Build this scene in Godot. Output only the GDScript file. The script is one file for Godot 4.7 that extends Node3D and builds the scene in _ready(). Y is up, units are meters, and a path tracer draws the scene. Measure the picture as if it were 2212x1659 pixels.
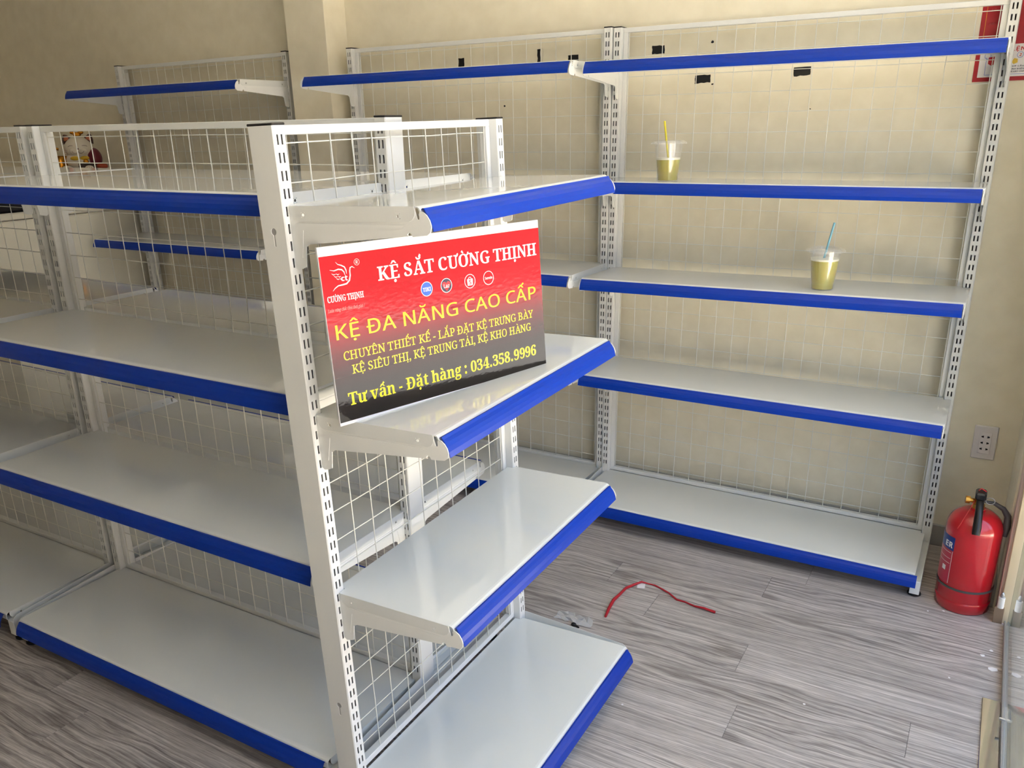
extends Node3D
# A small shop being fitted out with white metal shelving: three bays on the back wall,
# a double-sided island with an end unit, daylight from the glass front on the right.

const PITCH := 0.03            # spacing of the slots in the posts
var M := {}                    # materials
var used := {}                 # top-level names already taken
var cache := {}                # shared meshes

func _ready() -> void:
	make_camera()
	make_light()
	make_materials()
	make_room()
	make_street()
	make_shelving()
	make_sign()
	make_cups()
	make_extinguisher()
	make_wall_things()
	make_left_corner()
	make_floor_things()

# ------------------------------------------------------------------ camera and light
func make_camera() -> void:
	var cam := Camera3D.new()
	cam.name = "camera"
	cam.projection = Camera3D.PROJECTION_FRUSTUM
	cam.near = 0.05
	cam.far = 200.0
	cam.size = 0.05 * 0.929244
	cam.frustum_offset = Vector2(0.05 * 0.002406, 0.05 * 0.043671)
	cam.position = Vector3(1.2866, 1.4742, 3.0213)
	cam.rotation = Vector3(-0.340923, 0.532054, -0.024467)
	add_child(cam)
	cam.current = true

func make_light() -> void:
	var env := Environment.new()
	env.background_mode = Environment.BG_SKY
	var sky := Sky.new()
	var sm := ProceduralSkyMaterial.new()
	sm.sky_top_color = Color(0.72, 0.84, 1.0)
	sm.sky_horizon_color = Color(0.93, 0.96, 1.0)
	sm.ground_bottom_color = Color(0.55, 0.53, 0.50)
	sm.ground_horizon_color = Color(0.75, 0.74, 0.72)
	sm.sky_energy_multiplier = 1.0
	sky.sky_material = sm
	env.sky = sky
	env.background_energy_multiplier = 2.6
	env.tonemap_mode = Environment.TONE_MAPPER_LINEAR
	env.tonemap_exposure = 1.36
	env.sdfgi_enabled = true
	env.ssao_enabled = true
	env.ssil_enabled = true
	# sun behind the building: it lights the street, not the room
	var sun := DirectionalLight3D.new()
	sun.name = "sun"
	sun.light_energy = 24.0
	sun.light_color = Color(1.0, 0.985, 0.96)
	sun.light_angular_distance = 0.6
	sun.shadow_enabled = true
	sun.look_at_from_position(Vector3.ZERO, Vector3(0.32, -1.0, 0.12), Vector3.UP)
	add_child(sun)
	var we := WorldEnvironment.new()
	we.name = "world_environment"
	we.environment = env
	add_child(we)

# ------------------------------------------------------------------ materials
func mat(c: Color, rough := 0.6, metal := 0.0, spec := 0.5) -> StandardMaterial3D:
	var m := StandardMaterial3D.new()
	m.albedo_color = c
	m.roughness = rough
	m.metallic = metal
	m.metallic_specular = spec
	return m

func rgb(r: int, g: int, b: int) -> Color:
	return Color(r / 255.0, g / 255.0, b / 255.0)

func noise_tex(freq: float, seed_: int, ramp: Array, octaves := 4, size := 512, normal := false, bump := 1.0) -> NoiseTexture2D:
	var n := FastNoiseLite.new()
	n.seed = seed_
	n.frequency = freq
	n.fractal_octaves = octaves
	var t := NoiseTexture2D.new()
	t.width = size
	t.height = size
	t.seamless = true
	t.noise = n
	if normal:
		t.as_normal_map = true
		t.bump_strength = bump
	else:
		var g := Gradient.new()
		g.offsets = PackedFloat32Array([0.0, 1.0])
		g.colors = PackedColorArray([ramp[0], ramp[1]])
		t.color_ramp = g
	return t

func make_materials() -> void:
	M.white = mat(rgb(232, 233, 231), 0.3)
	var sh := mat(rgb(229, 231, 229), 0.05, 0.0, 0.9)
	sh.uv1_triplanar = true
	sh.uv1_scale = Vector3(1.6, 1.6, 1.6)
	sh.normal_enabled = true
	sh.normal_texture = noise_tex(0.012, 5, [], 3, 512, true, 1.2)
	sh.normal_scale = 0.05
	M.shelf = sh
	M.wire = mat(rgb(228, 228, 220), 0.35)
	M.blue = mat(rgb(8, 53, 160), 0.3, 0.0, 0.35)
	M.cap = mat(rgb(20, 17, 16), 0.45)
	M.rubber = mat(rgb(22, 22, 22), 0.6)
	M.slot_shade = mat(rgb(168, 168, 166), 0.5)      # greyed inside of the tubes: slot shade put into the colour
	var wall := mat(Color.WHITE, 0.85)
	wall.albedo_texture = noise_tex(0.02, 11, [rgb(233, 225, 202), rgb(242, 235, 214)], 4)
	wall.uv1_triplanar = true
	wall.uv1_world_triplanar = true
	wall.uv1_scale = Vector3(0.9, 0.9, 0.9)
	M.wall = wall
	M.ceiling = mat(rgb(246, 245, 240), 0.9)
	M.baseboard = mat(rgb(176, 174, 168), 0.5)
	M.black_tape = mat(rgb(14, 14, 14), 0.7)
	M.alu = mat(rgb(176, 178, 180), 0.35, 0.8)
	M.mirror = mat(rgb(205, 206, 206), 0.06, 1.0)
	M.brass = mat(rgb(200, 150, 70), 0.3, 1.0)
	M.rust = mat(rgb(150, 130, 110), 0.6, 0.3)
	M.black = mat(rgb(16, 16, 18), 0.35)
	M.grey_plastic = mat(rgb(70, 68, 68), 0.5)
	var glass := mat(Color(0.86, 0.95, 0.93, 0.10), 0.02)
	glass.transparency = BaseMaterial3D.TRANSPARENCY_ALPHA
	M.glass = glass
	var edge := mat(Color(0.20, 0.42, 0.38, 0.75), 0.1)
	edge.transparency = BaseMaterial3D.TRANSPARENCY_ALPHA
	M.glass_edge = edge
	var clear := mat(Color(0.95, 0.96, 0.96, 0.06), 0.05)
	clear.transparency = BaseMaterial3D.TRANSPARENCY_ALPHA
	M.clear = clear
	M.paving = mat(rgb(205, 192, 168), 0.5)
	M.road = mat(rgb(128, 124, 120), 0.9)
	M.paper = mat(rgb(236, 234, 236), 0.6)
	M.print_white = mat(rgb(236, 236, 238), 0.35)
	M.print_yellow = mat(rgb(236, 224, 18), 0.35)
	M.print_red = mat(rgb(196, 22, 40), 0.4)
	M.print_blue = mat(rgb(30, 90, 205), 0.35)
	M.print_navy = mat(rgb(28, 26, 60), 0.35)

# ------------------------------------------------------------------ mesh helpers
func ms(m: Material) -> SurfaceTool:
	var st := SurfaceTool.new()
	st.begin(Mesh.PRIMITIVE_TRIANGLES)
	st.set_material(m)
	return st

# corners run counter-clockwise seen from outside
func quad(st: SurfaceTool, a: Vector3, b: Vector3, c: Vector3, d: Vector3) -> void:
	var n := (b - a).cross(c - a)
	if n.length_squared() < 1e-18:
		n = (c - a).cross(d - a)
	n = n.normalized()
	for v in [a, c, b, a, d, c]:
		st.set_normal(n)
		st.add_vertex(v)

func tri(st: SurfaceTool, a: Vector3, b: Vector3, c: Vector3) -> void:
	var n := (b - a).cross(c - a).normalized()
	for v in [a, c, b]:
		st.set_normal(n)
		st.add_vertex(v)

func quad_n(st: SurfaceTool, a: Vector3, b: Vector3, c: Vector3, d: Vector3, na: Vector3, nb: Vector3, nc: Vector3, nd: Vector3) -> void:
	var vs := [a, c, b, a, d, c]
	var ns := [na, nc, nb, na, nd, nc]
	for i in 6:
		st.set_normal(ns[i])
		st.add_vertex(vs[i])

# a quad that faces the given way, whatever the order of its corners
func face(st: SurfaceTool, a: Vector3, b: Vector3, c: Vector3, d: Vector3, towards: Vector3) -> void:
	if (b - a).cross(c - a).dot(towards) >= 0.0:
		quad(st, a, b, c, d)
	else:
		quad(st, a, d, c, b)

func box(st: SurfaceTool, lo: Vector3, hi: Vector3) -> void:
	rbox(st, lo, hi, 0.0)

# a box whose edges are chamfered by r
func rbox(st: SurfaceTool, lo: Vector3, hi: Vector3, r: float) -> void:
	var c := (lo + hi) * 0.5
	var h := (hi - lo) * 0.5
	for ax in 3:
		var u := (ax + 1) % 3
		var w := (ax + 2) % 3
		for s in [-1.0, 1.0]:
			var pts := []
			for k in [[-1.0, -1.0], [1.0, -1.0], [1.0, 1.0], [-1.0, 1.0]]:
				var p := Vector3.ZERO
				p[ax] = s * h[ax]
				p[u] = k[0] * (h[u] - r)
				p[w] = k[1] * (h[w] - r)
				pts.append(c + p)
			var t := Vector3.ZERO
			t[ax] = s
			face(st, pts[0], pts[1], pts[2], pts[3], t)
		if r > 0.0:
			for su in [-1.0, 1.0]:
				for sw in [-1.0, 1.0]:
					var e := []
					for k in [[-1.0, 0], [1.0, 0], [1.0, 1], [-1.0, 1]]:
						var p := Vector3.ZERO
						p[ax] = k[0] * (h[ax] - r)
						p[u] = su * (h[u] - (r if k[1] == 0 else 0.0))
						p[w] = sw * (h[w] - (0.0 if k[1] == 0 else r))
						e.append(c + p)
					var t := Vector3.ZERO
					t[u] = su
					t[w] = sw
					face(st, e[0], e[1], e[2], e[3], t)
	if r > 0.0:
		for sx in [-1.0, 1.0]:
			for sy in [-1.0, 1.0]:
				for sz in [-1.0, 1.0]:
					var a := c + Vector3(sx * h.x, sy * (h.y - r), sz * (h.z - r))
					var b := c + Vector3(sx * (h.x - r), sy * h.y, sz * (h.z - r))
					var d := c + Vector3(sx * (h.x - r), sy * (h.y - r), sz * h.z)
					if (b - a).cross(d - a).dot(Vector3(sx, sy, sz)) > 0.0:
						tri(st, a, b, d)
					else:
						tri(st, a, d, b)

# a flat outline (any turn) pushed from w0 to w1 along the transform's z
func prism(st: SurfaceTool, outline: PackedVector2Array, w0: float, w1: float, t := Transform3D.IDENTITY, caps := true) -> void:
	var pts := outline
	if Geometry2D.is_polygon_clockwise(pts):
		pts = pts.duplicate()
		pts.reverse()
	var n := pts.size()
	var flip := t.basis.determinant() < 0.0
	for i in n:
		var p := pts[i]
		var q := pts[(i + 1) % n]
		var a := t * Vector3(p.x, p.y, w0)
		var b := t * Vector3(q.x, q.y, w0)
		var c := t * Vector3(q.x, q.y, w1)
		var d := t * Vector3(p.x, p.y, w1)
		if flip:
			quad(st, a, d, c, b)
		else:
			quad(st, a, b, c, d)
	if caps:
		var idx := Geometry2D.triangulate_polygon(pts)
		for k in range(0, idx.size(), 3):
			var a := pts[idx[k]]
			var b := pts[idx[k + 1]]
			var c := pts[idx[k + 2]]
			if (b - a).cross(c - a) < 0.0:
				var x := b
				b = c
				c = x
			for lvl in 2:
				var w := w1 if lvl == 0 else w0
				var va := t * Vector3(a.x, a.y, w)
				var vb := t * Vector3(b.x, b.y, w)
				var vc := t * Vector3(c.x, c.y, w)
				if (lvl == 0) != flip:
					tri(st, va, vb, vc)
				else:
					tri(st, va, vc, vb)

func prism_x(st: SurfaceTool, zy: PackedVector2Array, x0: float, x1: float, caps := true) -> void:
	# outline given as (z, y), pushed along x
	prism(st, zy, x0, x1, Transform3D(Basis(Vector3(0, 0, 1), Vector3(0, 1, 0), Vector3(1, 0, 0)), Vector3.ZERO), caps)

func tube(st: SurfaceTool, path: PackedVector3Array, radii, seg := 8, caps := true) -> void:
	var n := path.size()
	var rings := []
	var norms := []
	var up := Vector3.UP
	for i in n:
		var dir: Vector3 = (path[mini(i + 1, n - 1)] - path[maxi(i - 1, 0)]).normalized()
		if i == 0:
			up = Vector3.UP if absf(dir.y) < 0.9 else Vector3.RIGHT
		var side := dir.cross(up).normalized()
		up = side.cross(dir).normalized()
		var r: float = radii if radii is float else radii[i]
		var ring := []
		var nr := []
		for k in seg:
			var a := TAU * k / seg
			var o := side * cos(a) + up * sin(a)
			ring.append(path[i] + o * r)
			nr.append(o)
		rings.append(ring)
		norms.append(nr)
	for i in n - 1:
		for k in seg:
			var j := (k + 1) % seg
			quad_n(st, rings[i][k], rings[i + 1][k], rings[i + 1][j], rings[i][j], norms[i][k], norms[i + 1][k], norms[i + 1][j], norms[i][j])
	if caps:
		for k in range(1, seg - 1):
			tri(st, rings[0][0], rings[0][k], rings[0][k + 1])
			tri(st, rings[n - 1][0], rings[n - 1][k + 1], rings[n - 1][k])

# profile of (radius, height) points from bottom to top, turned about y
func lathe(st: SurfaceTool, prof: Array, seg := 32, at := Vector3.ZERO, a0 := 0.0, a1 := TAU) -> void:
	var n := prof.size()
	var segn := []
	for i in n - 1:
		var t: Vector2 = prof[i + 1] - prof[i]
		segn.append(Vector2(t.y, -t.x).normalized())
	for i in n - 1:
		var n0: Vector2 = segn[i]
		var n1: Vector2 = segn[i]
		if i > 0 and segn[i - 1].dot(segn[i]) > 0.6:
			n0 = (segn[i - 1] + segn[i]).normalized()
		if i < n - 2 and segn[i + 1].dot(segn[i]) > 0.6:
			n1 = (segn[i + 1] + segn[i]).normalized()
		for k in seg:
			var p := a0 + (a1 - a0) * k / seg
			var q := a0 + (a1 - a0) * (k + 1) / seg
			var dp := Vector3(sin(p), 0, cos(p))
			var dq := Vector3(sin(q), 0, cos(q))
			var up := Vector3.UP
			var A: Vector2 = prof[i]
			var B: Vector2 = prof[i + 1]
			quad_n(st, at + dp * A.x + up * A.y, at + dq * A.x + up * A.y, at + dq * B.x + up * B.y, at + dp * B.x + up * B.y,
				dp * n0.x + up * n0.y, dq * n0.x + up * n0.y, dq * n1.x + up * n1.y, dp * n1.x + up * n1.y)

func ellipsoid(st: SurfaceTool, c: Vector3, r: Vector3, seg := 24, rows := 14, basis := Basis.IDENTITY) -> void:
	for i in rows:
		var t0 := -PI / 2 + PI * i / rows
		var t1 := -PI / 2 + PI * (i + 1) / rows
		for k in seg:
			var p := TAU * k / seg
			var q := TAU * (k + 1) / seg
			var ds := [Vector3(cos(t0) * sin(p), sin(t0), cos(t0) * cos(p)), Vector3(cos(t0) * sin(q), sin(t0), cos(t0) * cos(q)),
				Vector3(cos(t1) * sin(q), sin(t1), cos(t1) * cos(q)), Vector3(cos(t1) * sin(p), sin(t1), cos(t1) * cos(p))]
			var v := []
			var nn := []
			for dd in ds:
				v.append(c + basis * (dd * r))
				nn.append((basis * (dd / r)).normalized())
			quad_n(st, v[0], v[1], v[2], v[3], nn[0], nn[1], nn[2], nn[3])

# ------------------------------------------------------------------ scene helpers
func numbered(called: String) -> String:
	if not used.has(called):
		used[called] = 0
		return called
	used[called] += 1
	return "%s_%03d" % [called, used[called]]

func thing(called: String, label: String, category: String, at := Vector3.ZERO, group := "") -> Node3D:
	var o := Node3D.new()
	o.name = numbered(called)
	add_child(o)
	o.position = at
	tag(o, label, category, group)
	return o

func tag(o: Node3D, label: String, category: String, group := "") -> void:
	o.set_meta("label", label)
	o.set_meta("category", category)
	if group != "":
		o.set_meta("group", group)

func obj(called: String, mesh, parent: Node = null, at := Vector3.ZERO) -> MeshInstance3D:
	var o := MeshInstance3D.new()
	o.name = called if parent else numbered(called)
	o.mesh = mesh.commit() if mesh is SurfaceTool else mesh
	o.position = at
	(parent if parent else self).add_child(o, true)
	return o

func struct(called: String, mesh, label := "") -> MeshInstance3D:
	var o := obj(called, mesh)
	o.set_meta("kind", "structure")
	if label != "":
		o.set_meta("label", label)
	return o

# ------------------------------------------------------------------ the room
const XR := 1.447      # right return wall
const ZB := -0.078     # back wall face

func make_room() -> void:
	var st: SurfaceTool
	# back wall
	st = ms(M.wall)
	box(st, Vector3(-5.3, -0.2, ZB - 0.15), Vector3(1.75, 3.1, ZB))
	struct("wall_back", st, "cream painted back wall behind the wire shelving")
	# pillar that stands out between the two left bays
	st = ms(M.wall)
	rbox(st, Vector3(-1.548, 0.0, ZB - 0.02), Vector3(-1.322, 2.95, 0.058), 0.002)
	struct("wall_pillar", st, "cream square pillar standing out of the back wall")
	st = ms(M.wall)
	box(st, Vector3(-5.3, -0.2, ZB), Vector3(-5.15, 3.1, 5.8))
	struct("wall_left", st)
	st = ms(M.wall)
	box(st, Vector3(-5.3, -0.2, 5.65), Vector3(1.75, 3.1, 5.8))
	struct("wall_rear", st)
	# right wall: short return beside the extinguisher, lintel, far pier
	st = ms(M.wall)
	box(st, Vector3(XR, -0.2, ZB), Vector3(1.75, 3.1, 0.30))
	box(st, Vector3(XR, 2.85, 0.30), Vector3(1.75, 3.1, 5.8))
	box(st, Vector3(XR, -0.2, 3.0), Vector3(1.75, 2.85, 5.8))
	struct("wall_right", st, "cream return wall beside the fire extinguisher")
	st = ms(M.ceiling)
	box(st, Vector3(-5.3, 2.95, ZB - 0.15), Vector3(1.75, 3.1, 5.8))
	struct("ceiling", st)
	# baseboards
	st = ms(M.baseboard)
	rbox(st, Vector3(-1.32, 0.0, ZB), Vector3(XR, 0.08, ZB + 0.012), 0.002)
	struct("baseboard_back", st, "grey tile baseboard along the back wall")
	st = ms(M.baseboard)
	rbox(st, Vector3(XR - 0.012, 0.0, ZB), Vector3(XR, 0.08, 0.30), 0.002)
	struct("baseboard_right", st)
	# painted door jamb at the end of the return wall
	var jm := mat(rgb(214, 190, 182), 0.5)
	st = ms(jm)
	rbox(st, Vector3(XR + 0.006, 0.0, 0.30), Vector3(1.52, 2.85, 0.365), 0.003)
	struct("trim_1", st, "pale pink painted door jamb")
	st = ms(mat(rgb(206, 190, 160), 0.6))
	rbox(st, Vector3(XR + 0.014, 0.0, 0.365), Vector3(1.50, 2.85, 0.385), 0.002)
	struct("trim_2", st, "narrow wooden stop strip on the door jamb")
	make_floor()
	make_glass_front()

func make_floor() -> void:
	var st := ms(mat(rgb(60, 55, 52), 0.9))
	box(st, Vector3(-5.3, -0.2, ZB), Vector3(1.49, -0.008, 5.8))
	var floor_ := struct("floor", st, "grey wood-look plank floor")
	var wood := wood_material()
	var rng := RandomNumberGenerator.new()
	rng.seed = 77
	var row_w := 0.1425
	var known := {3: 0.79, 5: 0.489, 6: 0.822, 7: 1.278, 14: -0.67, 8: 0.868, 4: 0.30, 9: 0.10, 10: 0.846}
	var r := 0
	var z := 0.434 - 3 * row_w      # row 3 starts at z = 0.434
	var z_first := z
	while z > ZB:
		z -= row_w
		z_first = z
	z = z_first
	while z < 5.65:
		r = int(round((z - 0.434) / row_w)) + 3
		var off: float = known[r] if known.has(r) else rng.randf_range(0.0, 1.22)
		var x := off
		while x > -5.15:
			x -= 1.22
		while x < 1.488:
			var x0 := maxf(x, -5.15)
			var x1 := minf(x + 1.22, 1.488)
			var z0 := maxf(z, ZB)
			var z1 := minf(z + row_w, 5.65)
			if x1 - x0 > 0.01 and z1 - z0 > 0.004:
				obj("plank", plank_mesh(wood, x0, x1, z0, z1, x, z, row_w, rng.randi() % 8, rng.randi() % 2), floor_)
			x += 1.22
		z += row_w

func plank_mesh(m: Material, x0: float, x1: float, z0: float, z1: float, xs: float, zs: float, w: float, strip: int, flip: int) -> ArrayMesh:
	var st := ms(m)
	var g := 0.0003
	var c := 0.0007
	var uv := func(p: Vector3) -> Vector2:
		var u := (p.x - xs) / 1.22
		var v := clampf((p.z - zs) / w, 0.01, 0.99)
		if flip == 1:
			u = 1.0 - u
			v = 1.0 - v
		return Vector2(u, (strip + v) / 8.0)
	var put := func(a: Vector3, b: Vector3, cc: Vector3, d: Vector3, n: Vector3) -> void:
		for p in [a, cc, b, a, d, cc]:
			st.set_normal(n)
			st.set_uv(uv.call(p))
			st.add_vertex(p)
	var a0 := Vector3(x0 + g, -0.008, z0 + g)
	var b1 := Vector3(x1 - g, 0.0, z1 - g)
	var t0 := Vector3(a0.x + c, 0, a0.z + c)
	var t1 := Vector3(b1.x - c, 0, b1.z - c)
	put.call(Vector3(t0.x, 0, t1.z), Vector3(t1.x, 0, t1.z), Vector3(t1.x, 0, t0.z), Vector3(t0.x, 0, t0.z), Vector3.UP)
	var y := -0.0012
	put.call(Vector3(a0.x, y, b1.z), Vector3(b1.x, y, b1.z), Vector3(t1.x, 0, t1.z), Vector3(t0.x, 0, t1.z), Vector3(0, 0.7, 0.7))
	put.call(Vector3(b1.x, y, a0.z), Vector3(a0.x, y, a0.z), Vector3(t0.x, 0, t0.z), Vector3(t1.x, 0, t0.z), Vector3(0, 0.7, -0.7))
	put.call(Vector3(a0.x, y, a0.z), Vector3(a0.x, y, b1.z), Vector3(t0.x, 0, t1.z), Vector3(t0.x, 0, t0.z), Vector3(-0.7, 0.7, 0))
	put.call(Vector3(b1.x, y, b1.z), Vector3(b1.x, y, a0.z), Vector3(t1.x, 0, t0.z), Vector3(t1.x, 0, t1.z), Vector3(0.7, 0.7, 0))
	return st.commit()

func wood_material() -> StandardMaterial3D:
	var W := 1024
	var H := 1024
	var rows := 8
	var rh := H / rows
	var data := PackedByteArray()
	data.resize(W * H * 3)
	var n1 := FastNoiseLite.new()
	n1.seed = 3
	n1.frequency = 0.01
	n1.fractal_octaves = 3
	var n2 := FastNoiseLite.new()
	n2.seed = 9
	n2.frequency = 0.05
	n2.fractal_octaves = 3
	var rng := RandomNumberGenerator.new()
	rng.seed = 21
	var light := Vector3(216, 208, 203)
	var dark := Vector3(98, 90, 86)
	for s in rows:
		var yc := rng.randf_range(0.1, 0.9) * rh
		var xc := rng.randf_range(0.15, 0.85) * W
		var sweep := rng.randf_range(0.10, 0.20)
		var tone := rng.randf_range(-0.07, 0.07)
		var freq := rng.randf_range(0.26, 0.4)
		var has_eye := s % 3 == 0
		var rk := 0.30 if has_eye else 0.10
		for yy in rh:
			var y := s * rh + yy
			for x in W:
				var warp := n1.get_noise_2d(x * 0.22, yy * 0.7 + s * 300.0) * (26.0 if has_eye else 10.0)
				var dx := (x - xc) * sweep
				var dy := yy - yc + warp
				var dist := sqrt(dy * dy + dx * dx * 0.16 + 30.0) if has_eye else absf(dy) + dx * 0.03
				var ring := sin(dist * freq + n2.get_noise_2d(x * 0.12, y * 1.0) * 1.6)
				ring = pow(0.5 + 0.5 * ring, 2.2)
				var streak := n2.get_noise_2d(x * 0.035, (y + warp * 0.5) * 4.0)
				var fine := n2.get_noise_2d(x * 0.35 + 500.0, y * 14.0)
				var v := 0.66 + tone - rk * ring + 0.42 * streak + 0.24 * fine + 0.12 * n1.get_noise_2d(x * 0.3, y * 1.2)
				v = clampf(v, 0.0, 1.0)
				var c := dark.lerp(light, v)
				var i := (y * W + x) * 3
				data[i] = int(c.x)
				data[i + 1] = int(c.y)
				data[i + 2] = int(c.z)
	var img := Image.create_from_data(W, H, false, Image.FORMAT_RGB8, data)
	var m := mat(Color.WHITE, 0.42)
	m.albedo_texture = ImageTexture.create_from_image(img)
	return m

func make_glass_front() -> void:
	# fixed glass pane that starts at the jamb; its edge towards the room is green
	var st := ms(M.glass)
	box(st, Vector3(1.484, 0.02, 0.43), Vector3(1.496, 2.84, 2.35))
	var g := struct("window_1", st, "clear glass shop front pane")
	var e := ms(M.glass_edge)
	box(e, Vector3(1.4838, 0.02, 0.4285), Vector3(1.4962, 2.84, 0.4300))
	obj("glass_edge", e, g)
	st = ms(M.alu)
	rbox(st, Vector3(1.4775, 0.0, 0.40), Vector3(1.483, 0.018, 2.35), 0.001)
	rbox(st, Vector3(1.497, 0.0, 0.40), Vector3(1.504, 0.022, 2.35), 0.001)
	box(st, Vector3(1.483, 0.0, 0.40), Vector3(1.497, 0.012, 2.35))
	struct("trim_3", st, "aluminium floor channel under the glass")
	# polished cover plate of the floor spring
	st = ms(M.mirror)
	rbox(st, Vector3(1.434, -0.004, 0.81), Vector3(1.476, 0.004, 1.13), 0.001)
	var pl := obj("floor_plate", st)
	tag(pl, "polished steel cover plate set in the floor by the glass", "plate")
	# clear plastic clip on the glass
	var clip := thing("glass_clip", "clear plastic clip at the foot of the glass pane", "clip", Vector3(1.486, 0.0, 0.93))
	st = ms(M.clear)
	rbox(st, Vector3(-0.012, 0.014, -0.025), Vector3(-0.0025, 0.055, 0.025), 0.002)
	obj("plate", st, clip)
	st = ms(M.alu)
	tube(st, PackedVector3Array([Vector3(-0.016, 0.035, 0.0), Vector3(-0.003, 0.035, 0.0)]), 0.004, 10)
	obj("screw", st, clip)
	# bolt on the jamb foot
	var bolt := thing("door_bolt", "worn metal bolt at the foot of the door jamb", "bolt", Vector3(XR + 0.012, 0.0, 0.385))
	st = ms(M.rust)
	rbox(st, Vector3(-0.012, 0.0, 0.0), Vector3(0.014, 0.055, 0.008), 0.001)
	obj("plate", st, bolt)
	st = ms(M.white)
	lathe(st, [Vector2(0.0, 0.055), Vector2(0.009, 0.055), Vector2(0.009, 0.09), Vector2(0.0, 0.09)], 14, Vector3(0.002, 0, 0.006))
	obj("barrel", st, bolt)
	st = ms(M.alu)
	lathe(st, [Vector2(0.005, 0.09), Vector2(0.006, 0.10), Vector2(0.003, 0.107), Vector2(0.0, 0.108)], 12, Vector3(0.002, 0, 0.006))
	obj("pin", st, bolt)

# ------------------------------------------------------------------ outside the glass
func make_street() -> void:
	var st := ms(M.paving)
	box(st, Vector3(1.50, -0.2, -6.0), Vector3(4.4, -0.02, 10.0))
	struct("pavement", st, "pale paving in front of the shop")
	st = ms(M.road)
	box(st, Vector3(4.4, -0.3, -30.0), Vector3(14.0, -0.14, 30.0))
	struct("road", st, "grey street")
	# unseen dark house front, added so the upper sign reflects something dark
	st = ms(mat(rgb(92, 78, 66), 0.9))
	box(st, Vector3(14.0, -0.3, -18.0), Vector3(15.0, 5.0, 22.0))
	struct("wall_added_opposite", st, "unseen brown house front added across the street to darken reflections")

# ------------------------------------------------------------------ shelving
func post_mesh(H: float, y0: float, n: int, both: bool, key_ys: Array) -> ArrayMesh:
	var key := "post%.4f_%.4f_%d" % [H, y0, int(both)]
	if cache.has(key):
		return cache[key]
	var st := ms(M.white)
	var dk := ms(M.slot_shade)
	var yb := 0.03
	var hw := 0.015
	var ch := 0.002
	var dp := 0.06
	var cols := [[-0.0078, -0.0034], [0.0024, 0.0068]]
	for side in 2:
		var z := 0.0 if side == 0 else -dp
		var out := Vector3(0, 0, 1.0 if side == 0 else -1.0)
		var zi := z - 0.0016 * out.z
		if side == 1 and not both:
			face(st, Vector3(-hw + ch, yb, z), Vector3(hw - ch, yb, z), Vector3(hw - ch, H, z), Vector3(-hw + ch, H, z), out)
			continue
		for e in [[-hw + ch, cols[0][0]], [cols[0][1], cols[1][0]], [cols[1][1], hw - ch]]:
			face(st, Vector3(e[0], yb, z), Vector3(e[1], yb, z), Vector3(e[1], H, z), Vector3(e[0], H, z), out)
		for c in cols:
			var top := H
			for k in n + 1:
				var yt := (y0 - k * PITCH + 0.0085) if k < n else yb
				face(st, Vector3(c[0], yt, z), Vector3(c[1], yt, z), Vector3(c[1], top, z), Vector3(c[0], top, z), out)
				if k == n:
					break
				var yl := yt - 0.017
				face(st, Vector3(c[0], yl, z), Vector3(c[0], yt, z), Vector3(c[0], yt, zi), Vector3(c[0], yl, zi), Vector3.RIGHT)
				face(st, Vector3(c[1], yl, z), Vector3(c[1], yt, z), Vector3(c[1], yt, zi), Vector3(c[1], yl, zi), Vector3.LEFT)
				face(st, Vector3(c[0], yl, z), Vector3(c[1], yl, z), Vector3(c[1], yl, zi), Vector3(c[0], yl, zi), Vector3.UP)
				face(st, Vector3(c[0], yt, z), Vector3(c[1], yt, z), Vector3(c[1], yt, zi), Vector3(c[0], yt, zi), Vector3.DOWN)
				top = yl
	# wide sides with keyholes
	for s in [-1.0, 1.0]:
		var x: float = s * hw
		var out := Vector3(s, 0, 0)
		var top := H
		for ky in key_ys + [null]:
			var lim: float = yb if ky == null else ky + 0.014
			face(st, Vector3(x, lim, -ch), Vector3(x, top, -ch), Vector3(x, top, -dp + ch), Vector3(x, lim, -dp + ch), out)
			if ky == null:
				break
			var bot: float = ky - 0.034
			keyhole_patch(st, x, out, ky, lim, bot, -dp + ch, -ch)
			top = bot
		for zz in [[0.0, -ch], [-dp, -dp + ch]]:
			face(st, Vector3(s * (hw - ch), yb, zz[0]), Vector3(x, yb, zz[1]), Vector3(x, H, zz[1]), Vector3(s * (hw - ch), H, zz[0]), Vector3(s, 0, 1.0 if zz[0] == 0.0 else -1.0))
		# inner faces, coloured grey to deepen the shade in the slots
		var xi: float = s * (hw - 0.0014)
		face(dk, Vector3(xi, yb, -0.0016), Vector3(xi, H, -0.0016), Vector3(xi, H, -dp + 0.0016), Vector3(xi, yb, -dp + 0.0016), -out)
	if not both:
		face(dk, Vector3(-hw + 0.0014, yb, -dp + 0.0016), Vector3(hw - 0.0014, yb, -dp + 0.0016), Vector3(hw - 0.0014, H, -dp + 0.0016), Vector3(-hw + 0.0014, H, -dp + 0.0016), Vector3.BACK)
	face(st, Vector3(-hw, yb, 0), Vector3(hw, yb, 0), Vector3(hw, yb, -dp), Vector3(-hw, yb, -dp), Vector3.DOWN)
	var mesh := st.commit()
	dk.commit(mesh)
	cache[key] = mesh
	return mesh

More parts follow.
